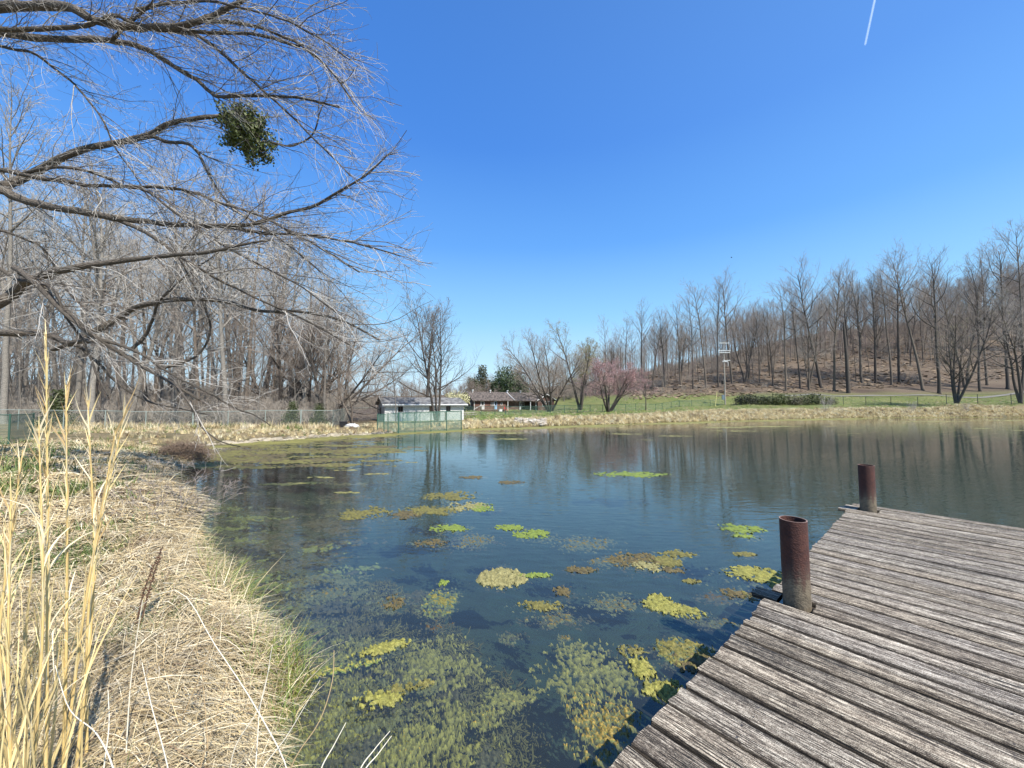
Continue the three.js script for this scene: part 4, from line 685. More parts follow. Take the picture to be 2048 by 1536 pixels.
// ------------------------------------------------------------------ the big tree whose limbs hang in from the left
{
  const r = rng(808), o = base('overhanging_tree', 'large bare tree at left whose long limbs reach over the pond bank', 'tree', G(-13.2, 8.2));
  const rel = (v) => v.clone().sub(o.position), rv = () => V(r() * 2 - 1, r() * 2 - 1, r() * 2 - 1);
  const limbMat = std([.15, .125, .10], .95, { map: barkMap, bumpMap: barkBump, bumpScale: .02 }), twigMat = std([.44, .41, .37], .75), twigMat2 = std([.12, .10, .085], .9);
  const trunk = new GB();
  trunk.tube([[-13.2, -.3, 8.2], [-13.25, 1, 8.2], [-13.1, 2.6, 8.1], [-12.9, 4.6, 8.0], [-12.7, 7, 7.8], [-12.4, 9.5, 7.6], [-12, 12, 7.6]].map(([x, y, d]) => rel(V(x, y, -d))), [.62, .5, .46, .42, .36, .28, .15], 12);
  part('trunk', trunk.geo(), BARK.grey, o);
  // each limb: [start depth, end depth, start radius px (photo), end radius px, points]
  const LIMBS = [
    [7.6, 6.6, 12, 5, [[-180, 60], [0, 15], [60, 12], [139, 14], [180, 36], [235, 52], [273, 56], [315, 54], [357, 54], [399, 42], [428, 30], [470, 8], [540, -30]]],
    [7.8, 7.2, 9, 2.4, [[-160, 90], [0, 65], [42, 73], [105, 78], [200, 79], [240, 84], [285, 95], [328, 120], [365, 143], [399, 164], [420, 185], [441, 194], [495, 192], [546, 193], [609, 197], [680, 215]]],
    [7.4, 6.8, 6, 3.2, [[-120, 40], [0, 58], [42, 59], [126, 55], [168, 52], [197, 42], [235, 32], [260, 44], [300, 58], [360, 62], [430, 66], [520, 70], [600, 95]]],
    [7.5, 6.4, 4, 1.6, [[222, 80], [260, 46], [294, 15], [320, -20]]],
    [7.6, 6.6, 5, 1.5, [[328, 60], [390, 70], [430, 95], [470, 130], [520, 175], [575, 225], [640, 290], [700, 350]]],
    [7.2, 6.4, 5, 1.5, [[399, 42], [470, 45], [540, 62], [600, 90], [660, 140], [710, 210]]],
    [7.0, 6.2, 4, 1.4, [[273, 20], [330, 8], [410, 2], [500, 20], [580, 45], [650, 85], [700, 120]]],
    [8.0, 7.4, 4, 1.4, [[-60, 80], [0, 92], [30, 100], [70, 108], [105, 134], [143, 164], [176, 200], [210, 248], [227, 290], [262, 340], [300, 400]]],
    [8.4, 8.6, 10.5, 4.2, [[-170, 400], [0, 374], [25, 366], [63, 349], [92, 332], [126, 315], [168, 298], [210, 290], [252, 281], [302, 267], [336, 248], [378, 239], [437, 232], [480, 240]]],
    [8.5, 7.6, 5.5, 1.4, [[225, 289], [273, 279], [302, 273], [336, 284], [378, 289], [399, 311], [412, 340], [441, 386], [470, 420], [520, 452], [590, 500], [660, 560]]],
    [8.0, 7.2, 6.5, 2.0, [[-150, 330], [0, 340], [42, 348], [84, 357], [126, 361], [168, 370], [231, 372], [294, 374], [357, 378], [399, 390], [441, 407], [504, 425], [560, 452], [640, 495], [720, 545]]],
    [7.8, 7.0, 4.2, 1.5, [[42, 348], [105, 334], [168, 340], [218, 357], [252, 374], [294, 382], [336, 415], [378, 445], [420, 475], [500, 520], [600, 572], [680, 630]]],
    [7.9, 7.0, 11, 2.0, [[-150, 350], [0, 380], [42, 399], [105, 414], [168, 424], [231, 437], [273, 441], [315, 445], [378, 451], [441, 451], [504, 449], [567, 428], [630, 411], [672, 386], [735, 348], [775, 310]]],
    [7.4, 6.8, 5, 1.4, [[441, 451], [525, 466], [609, 470], [714, 487], [800, 512]]],
    [7.6, 6.8, 5, 1.4, [[231, 437], [300, 470], [370, 520], [440, 560], [520, 600], [610, 640], [700, 690]]],
    [7.3, 6.8, 14, 2.2, [[-130, 650], [0, 603], [25, 588], [46, 567], [84, 551], [139, 538], [202, 527], [273, 518], [357, 509], [420, 504], [483, 489], [540, 480]]],
    [7.0, 6.4, 4.5, 2, [[0, 538], [34, 559], [84, 567], [113, 588], [130, 630], [165, 680], [190, 740], [215, 790]]],
    [8.2, 7.6, 9.5, 3.0, [[-150, 670], [0, 665], [42, 667], [76, 665], [105, 673], [134, 686], [168, 682], [202, 686], [235, 703], [273, 724], [302, 742], [350, 770], [400, 800]]],
    [8.1, 7.4, 8, 2.2, [[160, 682], [195, 660], [231, 640], [273, 615], [315, 604], [357, 599], [420, 600], [462, 606], [504, 619], [546, 623], [600, 623], [680, 640], [760, 680]]],
    [6.9, 6.2, 6, 1.2, [[40, 545], [84, 568], [105, 600], [139, 627], [176, 661], [235, 703], [273, 728], [336, 762], [370, 795], [386, 820], [407, 858], [441, 883], [480, 892]]],
    [6.8, 6.2, 6, 1.3, [[30, 535], [67, 564], [126, 623], [189, 673], [252, 694], [302, 720], [336, 745], [420, 787], [462, 812], [504, 829], [540, 850]]],
    [8.0, 7.8, 3.8, 1.4, [[320, 738], [357, 728], [399, 707], [420, 661], [412, 619], [386, 568], [360, 520], [330, 470]]],
    [8.0, 7.6, 4.5, 1.5, [[262, 700], [290, 672], [304, 640], [320, 600], [336, 585], [380, 545], [430, 510]]],
    [8.3, 7.9, 5, 1.3, [[105, 700], [150, 690], [190, 720], [240, 770], [290, 800], [350, 815], [420, 830]]],
    [8.3, 8.0, 3.4, 1.2, [[-40, 450], [30, 470], [90, 500], [120, 560], [150, 600], [200, 640]]],
    [8.4, 8.0, 3, 1.1, [[545, 285], [575, 292], [610, 282], [630, 262], [640, 225], [655, 190]]],
  ];
  const xMax = (y) => { const pts = [[-2, -4.5], [.9, -3.6], [2.2, -2.15], [4, -1.6], [5.3, -1.4], [6.6, -1.9], [8.5, -2.5], [11, -3.0], [14, -5]]; for (let k = 0; k < pts.length - 1; k++) if (y < pts[k + 1][0]) return lerp(pts[k][1], pts[k + 1][1], clamp((y - pts[k][0]) / (pts[k + 1][0] - pts[k][0]), 0, 1)); return -5; };
  const T1 = new GB(), T2 = new GB();
  const sub = (B, p, d0, len, r0, r1, segs, sides, wob, droop) => {
    const pts = [p.clone()], rs = [r0], d = d0.clone().normalize(); const stop = (r() - .55) * .7;
    for (let k = 1; k <= segs; k++) {
      d.addScaledVector(rv(), wob); d.y -= droop / segs; d.normalize();
      const q = pts[k - 1].clone().addScaledVector(d, len / segs);
      if (q.x + o.position.x > xMax(q.y + o.position.y) + stop) break;
      if (q.y + o.position.y < .35) break;
      pts.push(q); rs.push(lerp(r0, r1, k / segs));
    }
    if (pts.length > 1) B.tube(pts, rs, sides);
    return [pts, rs];
  };
  const at = (pts, rs, t) => { const f = t * (pts.length - 1), k = Math.min(pts.length - 2, Math.floor(f)), q = f - k; return [pts[k].clone().lerp(pts[k + 1], q), lerp(rs[k], rs[k + 1], q), pts[k + 1].clone().sub(pts[k]).normalize()]; };
  LIMBS.forEach(([d0, d1, ra, rb, px], li) => {
    const raw = px.map(([x, y], k) => { const t = k / (px.length - 1), d = lerp(d0, d1, t) + .12 * Math.sin(li * 2 + k * 1.3); return rel(P(x, y, d)); });
    const curve = new THREE.CatmullRomCurve3(raw, false, 'centripetal'), n = px.length * 3, pts = curve.getPoints(n).map((p) => p.addScaledVector(rv(), .008));
    const rs = pts.map((p, k) => { const t = k / n, d = lerp(d0, d1, t); return (lerp(ra * .9, rb * .85, Math.pow(t, .7)) * d / FOC) * (1 + .08 * Math.sin(k * 1.7 + li)); });
    part('limb', new GB().tube(pts, rs, ra > 7 ? 9 : 6).geo(), limbMat, o);
    let L = 0; for (let k = 1; k <= n; k++) L += pts[k].distanceTo(pts[k - 1]);
    const cnt = Math.round(L / .185);
    for (let k = 0; k < cnt; k++) {
      const t = (k + r()) / cnt;
      const [p, pr, pd] = at(pts, rs, t), wy = p.y + o.position.y, low = smooth(3.3, 1.7, wy);
      if (r() < low * .72 || (li >= 15 && r() < .45)) continue;
      const out = V(.75, -.12, 0).addScaledVector(pd, .9).addScaledVector(rv(), .6); out.z *= 1.1; if (r() < .22 + low * .4) out.y += .6;
      const len = (.6 + r() * 1.5) * lerp(.8, 1.1, t) * (1 - .5 * low), B = r() < .5 ? T1 : T2;
      const [p1, s1] = sub(B, p, out, len, Math.min(pr * .6, .0052 + len * .0026), .0028, 8, 4, .2, .2 * (1 - low));
      if (p1.length < 2) continue;
      const m = Math.round(2.5 + len * 2.7);
      for (let j = 0; j < m; j++) {
        const [q, qr, qd] = at(p1, s1, (j + r()) / m);
        const d2 = qd.clone().addScaledVector(rv(), .85).add(V(.12, -.04, 0)), l2 = (.28 + r() * .6) * (1.1 - .3 * j / m);
        const [p2, s2] = sub(r() < .6 ? T1 : T2, q, d2, l2, Math.min(qr * .8, .0036), .0022, 5, 3, .27, .12);
        if (p2.length < 2) continue;
        for (let i = 0; i < 2; i++) { const [w, wr, wd] = at(p2, s2, .2 + .8 * r()); sub(r() < .6 ? T1 : T2, w, wd.addScaledVector(rv(), .95), .08 + r() * .24, .0028, .0018, 3, 3, .3, .05); }
      }
    }
  });
  part('twigs', T1.geo(), twigMat, o); part('twigs', T2.geo(), twigMat2, o);
  // mistletoe: a ball of thick green leaves hanging in the crown
  const c = P(492, 262, 8.45), m = base('mistletoe', 'round clump of dark green mistletoe hanging in the bare tree', 'mistletoe', c), lf = new GB(), st = new GB(), rl = rng(77);
  const rw = () => V(rl() * 2 - 1, rl() * 2 - 1, rl() * 2 - 1);
  for (let k = 0; k < 150; k++) {
    const d = rw().normalize(), R = .4 + .3 * rl(), e = V(d.x * R * .95 + d.y * -.14, d.y * R * 1.12 - .05, d.z * R * .95), mid = e.clone().multiplyScalar(.5).addScaledVector(rw(), .08);
    st.tube([V(-.1, .2, 0), mid, e], [.012, .008, .004], 4);
    for (let j = 0; j < 30; j++) { const t = .25 + .75 * Math.pow(rl(), .6), p = (t < .5 ? V(-.1, .2, 0).lerp(mid, t * 2) : mid.clone().lerp(e, t * 2 - 1)).addScaledVector(rw(), .075), a = rw().normalize(), b = rw(); b.addScaledVector(a, -b.dot(a)).normalize(); const s = .026 + rl() * .02; lf.tri(p.clone().addScaledVector(a, -s), p.clone().addScaledVector(b, s * .6), p.clone().addScaledVector(a, s)); lf.tri(p.clone().addScaledVector(a, -s), p.clone().addScaledVector(a, s), p.clone().addScaledVector(b, -s * .6)); }
  }
  part('stems', st.geo(), BARK.brown, m); part('leaves', lf.geo(), leafMat([.085, .11, .022]), m);
}
// ------------------------------------------------------------------ grasses
// one curved blade along +y: height 1, bending towards +x; w = half width, bend = sideways reach
function bladeGeo(w, bend, segs = 4, kink = 0) {
  const g = new GB();
  for (let k = 0; k <= segs; k++) { const t = k / segs, x = bend * t * t + (t > .6 ? kink * (t - .6) : 0), y = t * (1 - .35 * bend * t) - (t > .6 ? Math.abs(kink) * (t - .6) * .8 : 0), ww = w * (1 - t * .92), n = V(-.3, .5, .8).normalize(); g.v(V(x, y, -ww), n); g.v(V(x, y, ww), n); }
  for (let k = 0; k < segs; k++) { const i = 2 * k; g.i.push(i, i + 1, i + 2, i + 1, i + 3, i + 2); }
  const o = g.geo(); o.computeVertexNormals(); return o;
}
const bladeMat = (rough = .75) => { const m = new THREE.MeshPhysicalMaterial({ roughness: rough, side: THREE.DoubleSide }); m.color.setRGB(1, 1, 1); return m; };
const dryMat = bladeMat(.7), freshMat = bladeMat(.65);
const rg = rng(606);
const patch = (c, x, d) => { const a = n2(x * .55 + 31, d * .55) * .6 + n2b(x * 1.9, d * 1.9) * .5, k = clamp(.92 + .32 * a, .5, 1.25), w = clamp(-a, 0, 1) * .5; return [c[0] * k, c[1] * k * (1 - .12 * w), c[2] * k * (1 - .1 * w)]; };
const strawCol = () => { const t = rg(), k = .6 + rg() * .7; const c = t < .5 ? [.58, .47, .28] : t < .74 ? [.46, .35, .18] : t < .92 ? [.68, .60, .43] : [.2, .13, .075]; return c.map((x) => x * k); };
const greenCol = () => { const k = .6 + rg() * .7, t = rg(); return (t < .7 ? [.085, .13, .028] : [.15, .17, .045]).map((x) => x * k); };
{
  const mats = [], up = [], green = [], sedge = [], far = [];
  // near bank: straw lying about, laid mostly down the slope
  const inBank = (x, d) => { const s = shoreDist(x, d); return s > -.06 ? s : null; };
  let tries = 0;
  while (mats.length < 64000 && tries++ < 400000) {
    const d = 1.0 + Math.pow(rg(), 1.9) * 17, x = -d * 1.42 + rg() * (d * 1.42 + .2), s = inBank(x, d); if (s === null || s > 13) continue;
    const far2 = Math.hypot(x, d), g = fbm(x * .35, d * .35) + .12 * n2b(x * 1.6, d * 1.6), thin = smooth(-.06, .3, g);
    if (rg() < thin * .72 * smooth(.3, 1.2, s)) { if (rg() < .5) { const p = G(x, d), h = (.05 + rg() * .1) * clamp(far2 / 5, 1, 2); green.push([p, V(h * 1.2, h, h * clamp(far2 / 4, 1, 3)), rg() * 6.28, jit(.5), jit(.5), greenCol()]); } continue; }
    const p = G(x, d); p.y += .005 + rg() * .045; const h = (.12 + rg() * .26) * clamp(far2 / 6, 1, 2.0), wk = h * clamp(far2 / 4, .9, 3.4);
    const az = (n2(x * .8 + 40, d * .8) * 1.6 + .3) + jit(1.7);
    mats.push([p, V(h, h, wk), az, jit(.3), -1.2 - rg() * .42, patch(strawCol(), x, d)]);
  }
  for (let k = 0; k < 16000; k++) { const d = -1.5 + rg() * 9, x = -10 + rg() * 9.5; if (x > -d * 1.36 && d > .9) continue; const s = shoreDist(x, d); if (s < .05) continue; const p = G(x, d); p.y += .01 + rg() * .05; const h = .2 + rg() * .3; if (rg() < .25 && fbm(x * .35, d * .35) > 0) green.push([G(x, d), V(h * .5, h * .45, h * .5), rg() * 6.28, jit(.5), jit(.5), greenCol()]); else mats.push([p, V(h, h, h * 1.6), rg() * 6.28, jit(.3), -1.1 - rg() * .45, patch(strawCol(), x, d)]); }
  for (let k = 0; k < 19000; k++) { const d = 1.0 + Math.pow(rg(), 2.1) * 13, x = -d * 1.42 + rg() * (d * 1.42 + .2), s = inBank(x, d); if (s === null || s > 7) continue; if (fbm(x * .35, d * .35) > .16 && s > .5) continue; const far2 = Math.hypot(x, d), p = G(x, d), edge = smooth(.7, 0, s), h = (.07 + rg() * .16 + edge * .12) * clamp(far2 / 7, 1, 1.6); up.push([p, V(h, h, h * clamp(far2 / 4, .9, 3)), rg() * 6.28, jit(.55), jit(.55) - edge * .2, patch(strawCol(), x, d)]); }
  for (let k = 0; k < 16000; k++) { const d = 1 + Math.pow(rg(), 1.8) * 16, x = -d * 1.42 + rg() * d * 1.42, s = inBank(x, d); if (s === null || s < .4) continue; if (fbm(x * .35, d * .35) + .12 * n2b(x * 1.6, d * 1.6) < .0) continue; const far2 = Math.hypot(x, d), h = (.05 + rg() * .12) * clamp(far2 / 6, 1, 2); green.push([G(x, d), V(h * 1.3, h, h * clamp(far2 / 4, 1, 3)), rg() * 6.28, jit(.5), jit(.5), greenCol()]); }
  // green sedge tufts at the waterline
  for (const [px, py, n, sz] of [[462, 1190, 420, .34], [480, 1215, 260, .3], [440, 1145, 260, .26], [405, 1088, 160, .26], [560, 1330, 420, .3], [572, 1362, 260, .26], [545, 1300, 200, .26], [548, 1420, 200, .2]]) { const c = W(px, py, .12); for (let k = 0; k < n; k++) { const x = c.x + jit(.16) - .04, d = -c.z + jit(.16); const p = G(x, d); p.y = Math.max(p.y, .01); const h = sz * (.5 + rg() * .7); sedge.push([p, V(h * 1.4, h, h * .75), rg() * 6.28, jit(.6), jit(.6), rg() < .62 ? [.12 + rg() * .08, .155 + rg() * .07, .035] : strawCol()]); } }
  scatter('straw_mat', bladeGeo(.011, .35, 3), dryMat, mats, 'matted pale dry grass lying over the near bank', 'dry grass');
  scatter('dry_grass', bladeGeo(.012, .6, 4), dryMat, up, 'short upright dry grass along the near bank and its edge', 'dry grass');
  scatter('green_grass', bladeGeo(.02, .5, 3), freshMat, green, 'patches of short green grass growing through the straw', 'grass');
  scatter('sedge', bladeGeo(.02, .75, 4), freshMat, sedge, 'green sedge tufts hanging over the water at the bank edge', 'sedge');
  // far banks: tufts
  const tuft = (n, spread, w) => { const g = new GB(), r = rng(n); for (let k = 0; k < n; k++) { const b = bladeGeo(w, .25 + r() * .6, 3), m = new THREE.Matrix4().compose(V((r() - .5) * spread, 0, (r() - .5) * spread), new THREE.Quaternion().setFromEuler(new THREE.Euler((r() - .5) * .7, r() * 6.28, (r() - .5) * .7)), V(1, .6 + r() * .6, 1)); b.applyMatrix4(m); g.add(b); } return g.geo(); };
  const tuftGeo = tuft(26, .5, .03), tuftGeo2 = tuft(20, .8, .035);
  const ft = [], lawn = [], lt = [];
  for (let i = 0; i < SHORE.length; i++) {
    const [ax, ay] = SHORE[i], [bx, by] = SHORE[(i + 1) % SHORE.length]; if (Math.min(ay, by) < 14 || (ax > 80)) continue;
    const L = Math.hypot(bx - ax, by - ay), far2 = Math.hypot(ax, ay);
    const left = ax < -9, cage = ax > -9.5 && ax < -3.4;
    for (let k = 0; k < L * (left ? 26 : 58); k++) {
      const t = rg(), q = left ? rg() * 4.5 : Math.pow(rg(), 1.25) * (ax > 36 ? 6.5 : 5.2), nx = -(by - ay) / L, ny = (bx - ax) / L; let x = lerp(ax, bx, t), d = lerp(ay, by, t); let sg = 1; if (shoreDist(x + nx * .5, d + ny * .5) < 0) sg = -1; x += nx * sg * q; d += ny * sg * q;
      const p = G(x, d); if (p.y < .03) p.y = .03;
      const tall = left ? .12 + rg() * .14 : .14 + rg() * .2 * (1 + .6 * smooth(-.2, .5, n2(x * .2, d * .2))) ; if (cage && rg() < .7) continue;
      ft.push([p, V(tall * 1.25, tall, tall * 1.25), rg() * 6.28, 0, 0, strawCol().map((v, c) => v * (1.05 + (c === 1 ? .03 : 0)))]);
    }
  }
  scatter('bank_grass', tuftGeo, dryMat, ft, 'straw coloured tall grass fringing the far shores of the pond', 'dry grass');
  for (let k = 0; k < 2600; k++) { const px = 60 + rg() * 600, d = 23 + rg() * 7, x = ((px - 1024) / FOC) * d; if (shoreDist(x, d) < .3) continue; const h = (d > 26.3 && rg() < .5 ? .45 : .16) * (.5 + rg() * .8); lt.push([G(x, d), V(h * 1.1, h, h * 1.1), rg() * 6.28, 0, 0, rg() < .2 ? greenCol().map((v) => v * 1.3) : strawCol()]); }
  scatter('fence_grass', tuftGeo2, dryMat, lt, 'dry grass below the chain link fence on the left', 'dry grass');
  for (let k = 0; k < 9000; k++) { const px = 930 + rg() * 1150, d = 42 + rg() * 50, x = ((px - 1024) / FOC) * d; if (shoreDist(x, d) < 6) continue; const p = G(x, d); if (p.y > 3.4) continue; const h = .1 + rg() * .12; lawn.push([p, V(h * 2, h, h * 2), rg() * 6.28, 0, 0, rg() < .3 ? strawCol().map((v) => v * .8) : greenCol().map((v) => v * 2.0)]); }
  scatter('lawn_grass', tuftGeo2, freshMat, lawn, 'rough green lawn grass behind the far bank', 'grass');
}
// ---- tall golden grass stalks close by at the left
{
  const r = rng(515), stemMat = std([.58, .42, .17], .6), leafM = bladeMat(.6), paleM = bladeMat(.6); leafM.color.setRGB(.64, .51, .25); paleM.color.setRGB(.68, .58, .38);
  const brownM = bladeMat(.7); brownM.color.setRGB(.40, .28, .13);
  const sheath = [bladeGeo(.017, .12, 5), bladeGeo(.013, .28, 5), bladeGeo(.015, .06, 5)], curl = [bladeGeo(.02, .9, 7, .5), bladeGeo(.017, .8, 7, -.6)];
  // [foot px, foot y, tip px, tip y, depth, label]
  const ST = [[95, 1560, 92, 668, 1.62, 'tallest golden grass stalk reaching above the fence at left'], [128, 1560, 132, 770, 1.72, 'golden grass stalk just right of the tallest one'], [60, 1560, 78, 850, 1.55, 'golden grass stalk close to the left of the tallest one'], [150, 1560, 176, 800, 1.8, 'leaning golden grass stalk with a feathered tip in mid clump'], [120, 1620, 232, 860, 1.7, 'golden grass stalk that leans right over the shaded bank'], [30, 1560, 22, 990, 1.6, 'short golden grass stalk at the left picture edge'], [170, 1580, 252, 815, 1.9, 'rightmost golden grass stalk leaning over the straw bank'], [-20, 1400, 46, 900, 1.7, 'golden grass stalk entering from the left picture edge'], [10, 1500, -5, 905, 1.85, 'feathered grass tip at the far left edge']];
  for (const [fx, fy, tx, ty, d, lab] of ST) {
    const foot = P(fx, fy, d), top = P(tx, ty, d + .06); foot.y = Math.min(foot.y, .6); const b = V(foot.x, meshGround(foot.x, d), -d), o = base('grass_stalk', lab, 'grass stalk', b, 0, 'tall golden grass stalks at left');
    const T = top.clone().sub(b), mid = T.clone().multiplyScalar(.5).add(V((r() - .5) * .06 - .03 * Math.sign(T.x || 1), 0, (r() - .5) * .06)), H = T.length();
    const cv = new THREE.CatmullRomCurve3([V(0, 0, 0), mid, T]), pts = cv.getPoints(14);
    part('stem', new GB().tube(pts, pts.map((_, k) => lerp(.0072, .002, k / 14)), 6).geo(), stemMat, o);
    const n = Math.round(H * 24);
    for (let k = 0; k < n; k++) {
      const t = .06 + .92 * (k + r() * .7) / n, p = cv.getPoint(t), tg = cv.getTangent(t), m = part('leaf', sheath[k % 3], ((q) => q < .55 ? leafM : q < .82 ? paleM : brownM)(r()), o, p);
      const sc = (t > .7 ? .10 + r() * .13 : .16 + r() * .26) * (1 - .35 * t);
      m.quaternion.setFromUnitVectors(UP, tg.clone().addScaledVector(V(r() - .5, .0, r() - .5), t > .7 ? .42 : .16).normalize()); m.rotateY(r() * 6.28); m.scale.set(sc * (t > .6 ? .9 : .6), sc, sc * (.55 + r() * .4) * (t > .62 ? .8 : 1.0));
    }
    for (let k = 0; k < 22; k++) { const t = .66 + .34 * (k + r()) / 22, p = cv.getPoint(t), tg = cv.getTangent(t), m = part('bract', sheath[k % 3], ((q) => q < .4 ? leafM : q < .75 ? paleM : brownM)(r()), o, p); m.quaternion.setFromUnitVectors(UP, tg.clone().addScaledVector(V(r() - .5, 0, r() - .5), .75).normalize()); m.rotateY(r() * 6.28); const sc = .07 + r() * .12; m.scale.set(sc, sc, sc * 1.5); }
    for (let k = 0; k < 3; k++) { const t = .2 + r() * .6, m = part('leaf', curl[k % 2], paleM, o, cv.getPoint(t)); m.rotation.set((r() - .5) * .9, r() * 6.28, (r() - .5) * .9); const sc = .2 + r() * .22; m.scale.set(sc, sc, sc * .85); }
  }
  // bunch of lower stalks and leaves filling the clump's foot
  const low = []; for (let k = 0; k < 170; k++) { const d = 1.25 + r() * .9, px = -60 + r() * 260 * (r() < .8 ? .7 : 1.1), p = onG(px, d); const h = .35 + r() * .75; low.push([p, V(h * .8, h, h * (.35 + r() * .25)), r() * 6.28, (r() - .5) * .35, (r() - .5) * .35, ((q) => [.58 * q, .45 * q, .21 * q])(.6 + r() * .7)]); }
  scatter('dry_clump', bladeGeo(.016, .3, 5), dryMat, low, 'dense golden dry grass filling the foot of the tall stalks at left', 'dry grass');
  // thin bleached stems crossing the lower left, each a bent stalk
  const bleach = std([.62, .57, .46], .6), brown = std([.12, .065, .04], .85), tan = std([.40, .29, .16], .7);
  const lines = [
    [[[580, 1560], [520, 1430], [430, 1290], [350, 1180], [185, 1290]], 1.75, 'bleached stem bent to a sharp peak above the lower bank', bleach], [[[232, 1560], [195, 1470], [140, 1420], [110, 1330]], 1.5, 'pale stem leaning left at the lower bank', bleach],
    [[[250, 1540], [262, 1360], [285, 1200]], 1.9, 'straight pale stem left of the brown dock stalk', bleach], [[[340, 1560], [300, 1400], [284, 1325]], 1.7, 'pale stem with a broken tip in the lower left', bleach],
    [[[395, 1560], [430, 1440], [465, 1330]], 1.8, 'slender tan stem in front of the bank edge', tan], [[[468, 1500], [520, 1410], [545, 1290]], 2.0, 'bleached stem standing before the sedge', bleach],
    [[[510, 1560], [515, 1480], [520, 1415], [540, 1330]], 1.9, 'thick pale reed at the bank edge', bleach], [[[580, 1540], [640, 1440], [665, 1360], [668, 1300]], 1.8, 'thin branching weed stem over the dark water', tan],
    [[[515, 1560], [575, 1470], [640, 1360]], 1.7, 'pale reed slanting right over the water', bleach], [[[640, 1545], [668, 1490], [692, 1445]], 1.6, 'short white reed leaning over the water', bleach],
    [[[718, 1545], [748, 1500], [780, 1462]], 1.6, 'white reed at bottom slanting over the water, the left of a pair', bleach], [[[726, 1548], [756, 1508], [783, 1472]], 1.61, 'white reed at bottom slanting over the water, the right of a pair', bleach],
    [[[140, 1560], [210, 1430], [300, 1345], [420, 1250]], 1.6, 'long tan stem arching right across the lower bank', tan], [[[310, 1560], [380, 1400], [440, 1250], [470, 1180]], 2.1, 'tan stem arching up towards the sedge', tan],
    [[[205, 1560], [218, 1450], [216, 1380]], 1.6, 'thin upright pale stem near the clump foot', bleach], [[[420, 1560], [412, 1440], [404, 1340]], 2.0, 'thin upright tan stem in the lower bank', tan],
  ];
  for (const [px, d, lab, m] of lines) {
    const pts = px.map(([x, y], k) => P(x, y, d + k * .05)); const b = pts[0].clone(); const g0 = meshGround(b.x, -b.z); const o = base('dry_stem', lab, 'stem', V(b.x, g0, b.z), 0, 'bleached dry stems on the lower bank');
    const rel = pts.map((p) => p.clone().sub(o.position)); if (rel[0].y > .02) rel.unshift(V(rel[0].x - (rel[1].x - rel[0].x) * .15, -.02, rel[0].z));
    const cv = new THREE.CatmullRomCurve3(rel, false, 'centripetal'), q = cv.getPoints(20); part('stalk', new GB().tube(q, q.map((_, k) => lerp(.0036, .0014, k / 20)), 5).geo(), m, o);
  }
  { // dark seed stalk of a dock plant
    const d = 3.1, b = onG(292, d), t0 = P(327, 1090, d), o = base('seed_stalk', 'dark brown seed stalk standing in the straw of the bank', 'seed stalk', b), T = t0.clone().sub(b), g = new GB(), sd = new GB();
    for (const off of [0, .035]) { const c = new THREE.CatmullRomCurve3([V(off, 0, 0), T.clone().multiplyScalar(.5).add(V(-.03 + off, 0, 0)), T.clone().multiplyScalar(1 - off * 3)]), q = c.getPoints(12); g.tube(q, q.map((_, k) => lerp(.007, .002, k / 12)), 5); for (let k = 0; k < 130; k++) { const p = c.getPoint(.25 + .72 * r()), a = V(r() - .5, r() - .5, r() - .5).normalize().multiplyScalar(.012), e = V(r() - .5, r() - .5, r() - .5).normalize().multiplyScalar(.01); p.addScaledVector(a, .9); sd.tri(p.clone().sub(a), p.clone().add(e), p.clone().add(a)); } }
    part('stem', g.geo(), brown, o); part('seeds', sd.geo(), brown, o);
  }
  // twiggy shrub over the water and the brush heap on the point
  const sh = grow({ h: 1.5, r0: .012, stems: 9, clear: .1, spread: .75, n1: 6, n2: 4, n3: 2, len1: .4, up: .2, ang: .7, wob: .08, tw: .0028 }, rng(717));
  { const p = W(372, 1040, .25); plant(sh, 'bare_shrub', 'bare grey twiggy shrub leaning over the water at the bank point', 'shrub', G(p.x - .3, -p.z), [1.15, .85, 1.15], 1, null, { trunk: BARK.pale, crown: std([.30, .25, .22], .9) }); }
  { const p = onG(372, 14.2), o = base('brush_heap', 'rounded heap of brown brush on the point of the left bank', 'brush heap', p); const g = new GB(); for (let k = 0; k < 900; k++) { const a = r() * 6.28, q = Math.sqrt(r()), x = Math.cos(a) * q * .85, z = Math.sin(a) * q * .6, y = (.62 * Math.sqrt(1 - q * q)) * (.5 + .5 * r()), dd = V(r() - .3, (r() - .5) * .6, r() - .5).normalize().multiplyScalar(.16 + r() * .3), s = V(x, y, z); g.tube([s.clone().sub(dd), s.clone().addScaledVector(dd, .1).add(V(0, .03, 0)), s.clone().add(dd).add(V(0, -.06, 0))], [.006, .006, .003], 3); } part('twigs', g.geo(), std([.17, .12, .085], .95), o); }
}
